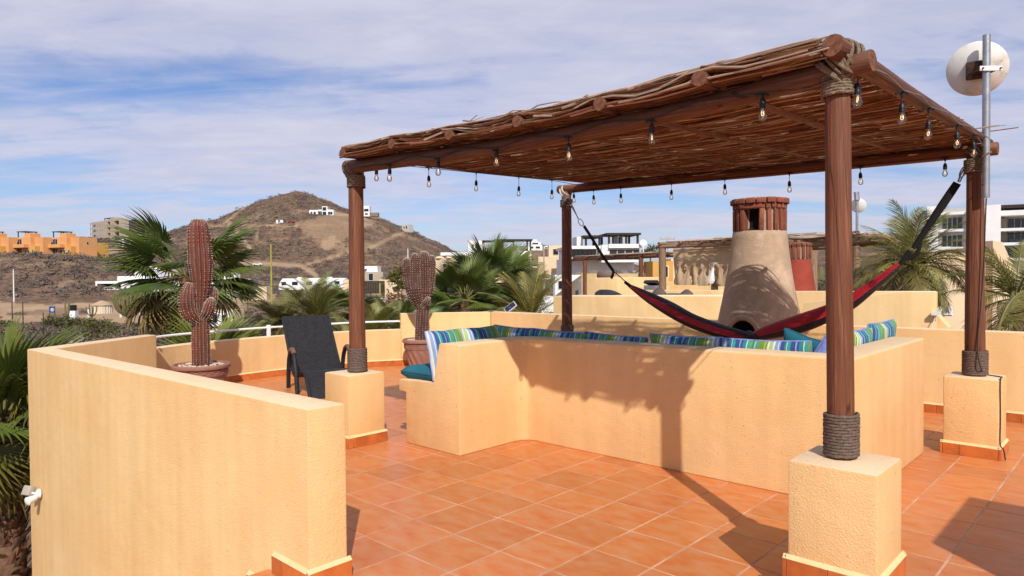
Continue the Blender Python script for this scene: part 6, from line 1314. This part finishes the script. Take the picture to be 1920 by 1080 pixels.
B = Bld('white_house', 'low white house with curved parapet under the thatch', 1180, 541, 50, 0); B.box(-3.2,3,0,5,-3,.6,HWHITE); B.box(-1.2,3.6,-.2,5,.6,1.3,HWHITE); B.box(3,8,1,5,-3,1.0,HWHITE); B.win(4.5,5.2,-.4,.4,1,.05)
B = Bld('yellow_house', 'small yellow house with barred window behind the bamboo post', 1246, 513, 44, 0); B.box(-.75,.55,0,3,-2,.80,HOCHRE); B.box(.55,1.9,.6,3,-2,.95,HCREAM); B.win(-.25,.2,-.25,.45,0,.04,HWHITE,2)
# right hand buildings
B = Bld('white_apartment_block', 'tall white modern apartment block at the right edge', 1812, 560, 62, rad(-30), 'apartment block'); k = B.k; j = k/1.195
B.box(-77*j,-55*j,-.6,9,-6,175*k,HWHITE,'fin'); B.box(-55*j,5*j,.9,9,-6,160*k,HWHITE); B.box(-55*j,5*j,-.3,.9,158*k,163*k,HWHITE,'slab'); B.box(-55*j,5*j,-.3,.9,126*k,131*k,HWHITE,'slab'); B.box(-55*j,5*j,-.3,.9,92*k,97*k,HWHITE,'slab')
for z in (133, 99): B.win(-46*j,-8*j,z*k,(z+21)*k,.9,.06,FRAME,3)
B.box(-50*j,0,-.25,-.2,163*k,170*k,FRAME,'balustrade')
B.box(5*j,60*j,-.9,9,-6,172*k,HWHITE,'shaft'); B.box(60*j,180*j,2.2,9,-6,158*k,HWHITE)
for z in (152, 124, 98, 70): B.box(60*j,180*j,-.6,2.2,z*k,(z+5)*k,HWHITE,'slab')
for z in (129, 103, 75): B.win(80*j,116*j,z*k,(z+20)*k,2.2,.06,FRAME,2); B.win(122*j,176*j,z*k,(z+20)*k,2.2,.06,FRAME,3); B.box(60*j,76*j,1.4,2.2,z*k,(z+21)*k,HGREY,'side_wall'); B.box(76*j,180*j,-.55,-.5,z*k,(z+6)*k,GLASSD,'glass_balustrade') if z < 129 else None
B.box(60*j,180*j,-.6,-.45,157*k,161*k,HWHITE,'parapet'); sun_pergola(B,66*j,176*j,.2,4,157*k,166*k)
B = Bld('yellow_house', 'yellow gabled house wall with scalloped edge behind the dish post', 1800, 590, 24, rad(5)); B.box(-1.35,.95,0,4,-6,2.15,HCREAM); 
q = MB(); pr_ = [(.95,-6),(.95,2.55),(1.3,2.5),(1.55,2.0),(1.85,1.45),(2.35,1.15),(2.9,1.0),(2.9,-6)]; v0 = [(x,-.3,z) for x,z in pr_]; v1 = [(x,.1,z) for x,z in pr_]; n_ = len(pr_); q.add(v0+v1, [tuple(range(n_))[::-1], tuple(range(n_,2*n_))]+[(i,(i+1)%n_,n_+(i+1)%n_,n_+i) for i in range(n_)]); part('scalloped_wall', q, HCREAM, B.t, world=False, smooth=False); B.box(-1.2,-.3,-.05,0,.0,.28,WHITE,'vent')

# ------------------------------------------------------------------ vehicles, poles, signs on the lot
def rv(label, px, py, d, yaw, L_=8.5, h=3.0):
    t = thing('motorhome', label, 'motorhome', at(px,py,d), math.atan2(RT.y,RT.x)+yaw, 'motorhomes parked below the hill')
    q = MB(); pr_ = [(-L_/2,.5),(-L_/2-.25,1.0),(-L_/2+.1,h*.75),(-L_/2+.7,h),(L_/2-.1,h),(L_/2,h-.15),(L_/2,.5)]; n_ = len(pr_); q.add([(x,0,z) for x,z in pr_]+[(x,2.4,z) for x,z in pr_], [tuple(range(n_)), tuple(range(n_,2*n_))[::-1]]+[(i,n_+i,n_+(i+1)%n_,(i+1)%n_) for i in range(n_)]); part('body', q, CAR_W, t, world=False, bevel=.08)
    for x0,x1 in ((-L_/2+.45,-L_/2+1.4),(-1.6,-.4),(1.4,2.6)): q = MB(); q.box(x0,x1,-.03,.02,1.55,2.3); part('window', q, GLASSD, t, world=False, smooth=False)
    for x in (-L_/2+1.6, L_/2-1.8): q = MB(); q.tube([(x,-.05,.42),(x,.25,.42)], .42, 16); part('wheel', q, BLACK, t, world=False)
    q = MB(); q.box(-.6,.5,.7,1.6,h,h+.28); part('air_conditioner', q, CAR_W, t, world=False, bevel=.05)
rv('white motorhome with rounded nose above the lounger', 562, 548, 150, rad(8)); rv('white motorhome parked behind the other, nearer the red post', 616, 546, 158, rad(-4), 7.5)
def car(label, px, py, d, yaw, paint, name='parked_car', group='cars parked in the distance'):
    p = at(px,py,d); t = thing(name, label, 'car', (p.x,p.y,p.z), math.atan2(RT.y,RT.x)+yaw, group)
    q = MB(); pr_ = [(-2.1,.35),(-2.15,.75),(-1.5,.92),(-.75,1.42),(.85,1.45),(1.55,.98),(2.1,.85),(2.15,.35)]; n_ = len(pr_); q.add([(x,-.85,z) for x,z in pr_]+[(x,.85,z) for x,z in pr_], [tuple(range(n_)), tuple(range(n_,2*n_))[::-1]]+[(i,n_+i,n_+(i+1)%n_,(i+1)%n_) for i in range(n_)]); part('body', q, paint, t, world=False, bevel=.07)
    q = MB(); q.add([(x,y,z) for y in (-.87,.87) for x,z in ((-1.25,.95),(-.68,1.36),(.75,1.38),(1.25,.98))], [(0,1,2,3),(7,6,5,4)]); q.add([(1.62,-.7,1.0),(1.62,.7,1.0),(.95,.66,1.42),(.95,-.66,1.42)], [(0,1,2,3)]); part('window', q, GLASSD, t, world=False, smooth=False)
    for x in (-1.35,1.35):
        for y in (-.88,.70): q = MB(); q.tube([(x,y,.33),(x,y+.18,.33)], .33, 14); part('wheel', q, BLACK, t, world=False)
car('white car beside the beige house awning', 815, 540, 105, rad(-25), CAR_W); car('dark car on the dirt road by the apartment block', 219, 462, 340, rad(15), CAR_D); car('white pickup on the track below the hill', 483, 498, 320, rad(10), CAR_W); car('red car on the track across the hill', 546, 418, 432, 0, RED); car('white car in the car port', 208, 549, 168, 0, CAR_W); car('dark buggy parked right of the brown gate', 757, 546, 120, rad(30), CAR_D); car('white car near the far utility pole', 1000, 505, 190, rad(20), CAR_W)
def pole(name, label, px, py0, py1, d, r=.12, mt=None, arms=0, cat='pole'):
    b = at(px,py0,d); h = (py0-py1)*d/F; z0 = min(b.z, gz(b.x,b.y)); t = thing(name, label, cat, (b.x,b.y,z0)); q = MB(); q.tube([(b.x,b.y,z0),(b.x,b.y,b.z+h)], [r,r*.7], 8); part('shaft', q, mt or HGREY, t)
    for k in range(arms): q = MB(); z = b.z+h-.5-k*1.5; w = 1.6-.35*k; q.box(-w,w,-.1,.1,z-.1,z+.1); [q.box(x-.06,x+.06,-.06,.06,z+.1,z+.45) for x in (-w+.1,-.5,.5,w-.1)]; q.xf(Matrix.Translation((b.x,b.y,0))@Matrix.Rotation(math.atan2(RT.y,RT.x),4,'Z')); part('crossarm', q, HGREY, t)
    return t
pole('utility_pole', 'concrete utility pole with two crossarms above the fan palms', 907, 520, 456, 130, .16, arms=2, cat='utility pole'); pole('utility_pole', 'plain pole with a lamp in front of the far ridge', 1020, 510, 462, 110, .14, cat='utility pole'); pole('utility_pole', 'thin crossarm pole above the canvas curtain', 1252, 480, 444, 150, .15, arms=1, cat='utility pole')
pole('post', 'white post on the left lot', 26, 556, 505, 150, .13, WHITE); pole('post', 'white concrete post seen left of the candelabra cactus', 765, 500, 466, 170, .14, WHITE); pole('yucca_stalk', 'tall yellow-green flower stalk left of the red post', 509, 542, 458, 60, .095, mk('agave_stalk',(.38,.34,.05),(.30,.28,.05),rough=.8), cat='plant'); pole('yucca_stalk', 'yellow-green flower stalk right of the red post', 713, 600, 531, 30, .05, bpy.data.materials['agave_stalk'], cat='plant'); pole('pipe', 'white pipe standing behind the tall fan palm', 297, 566, 526, 120, .16, WHITE)
for px, lb in ((23,'wooden fence post at the far left of the lot'), (43,'wooden fence post right of the far left one'), (81,'thin wooden stake below the blue sign')): pole('fence_post', lb, px, 590, 566 if px < 50 else 586, 105, .09, DARK, cat='post')
def at_lot(px, py, d): return at(px, py, d)
p = at(98,589,112); t = thing('sign_board', 'blue painted sign board on short legs', 'sign', p, math.atan2(RT.y,RT.x)); q = MB(); q.box(-.48,.48,-.03,.03,.25,1.25); part('board', q, BLUE, t, world=False); q = MB(); q.lathe([(.16,0),(.30,0)], 20); q.lathe([(0,.0),(.10,.0)], 12); q.xf(Matrix.Translation((.04,-.036,.72))@Matrix.Rotation(rad(90),4,'X')); part('emblem', q, HWHITE, t, world=False); q = MB(); q.box(-.46,-.38,-.03,.03,-.4,.25); q.box(.38,.46,-.03,.03,-.4,.25); part('leg', q, DARK, t, world=False)
p = at(138,594,108); t = thing('marker_pillar', 'white block with a black box standing on it', 'pillar', p, math.atan2(RT.y,RT.x)); q = MB(); q.box(-.5,.5,-.4,.4,-.4,.95); part('plinth', q, HWHITE, t, world=False); q = MB(); q.box(-.34,.34,-.3,.3,.95,1.85); part('box', q, BLACK, t, world=False)
for px, py, lb in ((166,598,'white upright slab beside the small cardon cactus'), (226,589,'white upright slab beside the cardon tree')): p = at(px,py,104); q = MB(); q.box(-.14,.14,-.1,.1,-.5,1.5); q.xf(Matrix.Translation(p)); solo('marker_slab', q, HWHITE, lb, 'marker', 'white markers on the lot')
p = at(191,581,118); t = thing('tent_hut', 'round cream hut with a tan conical roof', 'hut', p); q = MB(); q.lathe([(1.55,-.6),(1.55,.85)], 24); part('wall', q, HCREAM, t, world=False); q = MB(); q.lathe([(1.75,.8),(1.0,1.25),(.3,1.55),(0,1.6)], 24); part('roof', q, CANVAS, t, world=False); q = MB(); [q.box(1.58*math.cos(a)-.04,1.58*math.cos(a)+.04,1.58*math.sin(a)-.04,1.58*math.sin(a)+.04,-.6,.7) for a in np.linspace(0,6.28,26)]; part('fence_slat', q, HWHITE, t, world=False)
# cardon cacti and the green mesh fence
def cardon(label, px, py, d, hgt, n, seed, spread=.5):
    rn = random.Random(seed); p = at(px,py,d); t = thing('cardon_cactus', label, 'cactus', p); q = MB(); q.tube([(0,0,-.8),(0,0,hgt*.28)], [hgt*.07,hgt*.06], 8); part('trunk', q, CARD, t, world=False)
    for k in range(n):
        a = k*2.4+rn.uniform(-.3,.3); s = rn.uniform(.25,1)*spread*hgt; h = hgt*rn.uniform(.75,1); q = MB(); q.tube(pl_smooth([(0,0,hgt*.18),(s*.7*math.cos(a),s*.7*math.sin(a),hgt*.36),(s*math.cos(a),s*math.sin(a),hgt*.6),(s*1.05*math.cos(a),s*1.05*math.sin(a),h)],4), [hgt*.035]*12+[hgt*.02], 7); part('branch', q, CARD, t, world=False)
cardon('large branching cardon tree under the drooping palm leaves', 243, 607, 90, 4.6, 22, 1, .40); cardon('bare cardon stem right of the blue sign', 126, 606, 92, 3.2, 3, 2, .12); cardon('small cardon beside the white slab', 172, 600, 92, 2.2, 6, 3, .3); cardon('cardon cluster on the right part of the lot', 405, 600, 80, 2.8, 5, 4, .2)
ft = thing('mesh_fence', 'low green mesh fence running down the lot', 'fence', at(300,600,95)); fp_ = [at(262,590,112), at(283,593,104), at(308,600,93), at(330,606,84), at(352,612,76)]
for k, p in enumerate(fp_): q = MB(); q.tube([p+Vector((0,0,-.5)), p+Vector((0,0,1.35))], .05, 6); part('post', q, HWHITE, ft)
for a, b in zip(fp_[:-1], fp_[1:]):
    q = MB()
    for k in range(13): c = a.lerp(b, k/12); q.tube([c+Vector((0,0,-.2)), c+Vector((0,0,1.25))], .022, 4)
    for z in (.0,.3,.6,.9,1.25): q.tube([a+Vector((0,0,z)), b+Vector((0,0,z))], .022, 4)
    part('mesh_panel', q, GREENF, ft, smooth=False)
# gate, walls and trees in the middle
p = at(696,546,118); q = MB()
for k in range(16): q.box(-2.3+.29*k,-2.3+.29*k+.26,-.04,.04,-.4,1.75)
q.xf(Matrix.Translation(p)@Matrix.Rotation(math.atan2(RT.y,RT.x),4,'Z')); solo('plank_gate', q, DARK, 'dark brown plank gate between cream walls', 'gate', smooth=False)
for px, lb, w in ((664,'cream wall left of the plank gate',1.9), (732,'cream wall right of the plank gate',1.9)): p = at(px,548,119); q = MB(); q.box(-w,w,-.15,.15,-1.5,2.2); q.xf(Matrix.Translation(p)@Matrix.Rotation(math.atan2(RT.y,RT.x),4,'Z')); solo('garden_wall', q, HCREAM, lb, 'wall', 'garden walls at the gate')
B = Bld('grey_house', 'small grey house with dormer behind the plank gate', 690, 524, 165, 0); B.box(-3.2,3.6,0,6,-2,1.8,HGREY); B.box(-2.4,2.2,.4,5,1.8,3.2,HWHITE,'upper_wall'); B.win(.2,1.2,-.2,1.4,0,.1); q = MB(); q.add([(-3.6,-.4,1.2),(-.3,-.4,2.6),(-.3,5,2.6),(-3.6,5,1.2)],[(0,1,2,3)]); part('roof', q, STONE, B.t, world=False)
B = Bld('caravan_shed', 'pale trailer with a window behind the yellow fan leaf', 406, 608, 72, rad(-10), 'trailer'); B.box(-1.3,1.9,0,2,-1,1.5,HCREAM); B.box(-.6,2.0,-.3,0,-.2,1.3,HWHITE,'front_wall'); B.win(-.2,.3,.2,1,-.3,.05); B.win(.9,1.5,.2,1,-.3,.05)
B = Bld('garden_shed', 'low pale house right of the red post', 724, 585, 62, 0); B.box(-1.6,1.9,0,3,-2,.9,HCREAM); B.box(-1.9,2.2,-.4,3.2,.9,1.1,HGREY,'roof'); B.win(-.6,.6,-.6,.2,0,.06); B.win(1,1.6,-.6,.2,0,.05)
B = Bld('utility_box', 'small cream utility box left of the feather palm', 413, 552, 140, 0, 'utility box'); B.box(7.2,9.4,0,3,-1.2,1.5,HCREAM)
def leafy_tree(name, label, px, py, d, rx, rz_, seed, mt, cat='tree', n=900, ls=.16):
    rn = np.random.default_rng(seed); c = at(px,py,d); g = min(c.z-rz_, gz(c.x,c.y)); t = thing(name, label, cat, (c.x,c.y,g)); q = MB(); r2 = random.Random(seed)
    q.tube([(c.x,c.y,g-.2),(c.x+.05,c.y,c.z-rz_*.4)], [rx*.09,rx*.06], 7)
    for k in range(7): a = k*.9; q.tube([(c.x,c.y,c.z-rz_*.7), (c.x+rx*.35*math.cos(a),c.y+rx*.35*math.sin(a),c.z-rz_*.1), (c.x+rx*.7*math.cos(a),c.y+rx*.7*math.sin(a),c.z+rz_*r2.uniform(.0,.5))], [rx*.05,rx*.03,rx*.01], 5)
    part('trunk', q, BARK, t)
    cl = rn.normal(0,1,(26,3)); cl /= np.linalg.norm(cl,axis=1,keepdims=True); cl *= rn.uniform(.45,.9,(26,1)); ci = cl[rn.integers(0,26,n)] + rn.normal(0,.16,(n,3)); P = ci*np.array([rx,rx,rz_]); T_ = rn.normal(0,1,(n,3,3)); T_ /= np.linalg.norm(T_,axis=2,keepdims=True); V = (P[:,None,:]+T_*ls*rn.uniform(.6,1.3,(n,1,1))+np.array([c.x,c.y,c.z])-np.array([c.x,c.y,g])).reshape(-1,3); o = np_obj('crown', V, np.arange(len(V)).reshape(-1,3), [mt]); o.parent = t; return t
YG = mk('yellow_green_leaf', (.15,.13,.025), (.09,.085,.02), ns=1, rough=.7, isl=.35, trans=.2); DG = mk('dark_olive_leaf', (.055,.06,.02), (.08,.08,.025), ns=1, rough=.7, isl=.35, trans=.15); RG = mk('rusty_leaf', (.20,.085,.035), (.14,.10,.03), ns=1, rough=.7, isl=.35, trans=.15)
leafy_tree('round_tree', 'yellow-green round tree left of the candelabra cactus', 746, 518, 100, 2.0, 1.9, 1, YG, n=1600, ls=.22); leafy_tree('shrub', 'brown dry shrub right of the pale low house', 746, 572, 50, 1.1, 1.2, 2, RG, 'shrub', 900, .12); leafy_tree('shrub', 'dark shrub left of the cream utility box', 464, 553, 110, 1.6, 1.1, 3, DG, 'shrub', 900, .18); leafy_tree('small_tree', 'small rusty tree right of the modern house', 990, 492, 90, .9, 1.0, 4, RG, n=500, ls=.12); leafy_tree('bush', 'olive bush in front of the dirt clearing', 188, 618, 62, 1.9, .95, 5, BUSHG, 'bush', 1600, .14); leafy_tree('bush', 'dark olive bush left of the white slab', 108, 604, 76, 1.7, .8, 6, DG, 'bush', 1200, .14); leafy_tree('bush', 'olive bush beside the green mesh fence', 325, 618, 60, 1.1, .7, 7, BUSHG, 'bush', 900, .12); leafy_tree('bush', 'green bush just beyond the low parapet corner', 130, 636, 48, 1.8, 1.0, 8, BUSHG, 'bush', 1500, .13); leafy_tree('bush', 'dark bush around the small cardon', 160, 606, 80, 2.6, .7, 9, DG, 'bush', 1300, .14); leafy_tree('bush', 'brown bush under the beige house awning', 835, 548, 70, 1.9, 1.3, 10, RG, 'bush', 1300, .15); leafy_tree('dark_tree', 'dark tree left of the far hotel dish', 1219, 471, 130, 1.9, 1.3, 11, DG, n=700, ls=.22)
leafy_tree('bush', 'grey brush filling the hollow below the parapet return', 255, 636, 40, 3.0, .9, 12, BUSHB, 'bush', 2600, .10); leafy_tree('bush', 'grey twiggy brush left of the parapet return', 60, 640, 44, 3.2, .9, 13, BUSHB, 'bush', 2400, .10)
# paved yard below the near parapet, seen past the palm trunk
q = MB(); q.box(-14,-5.1,-6,10,-7.4,-6.95); tag(part('yard_paving', q, GRAVEL, smooth=False), 'pale concrete paving below the terrace', kind='structure')
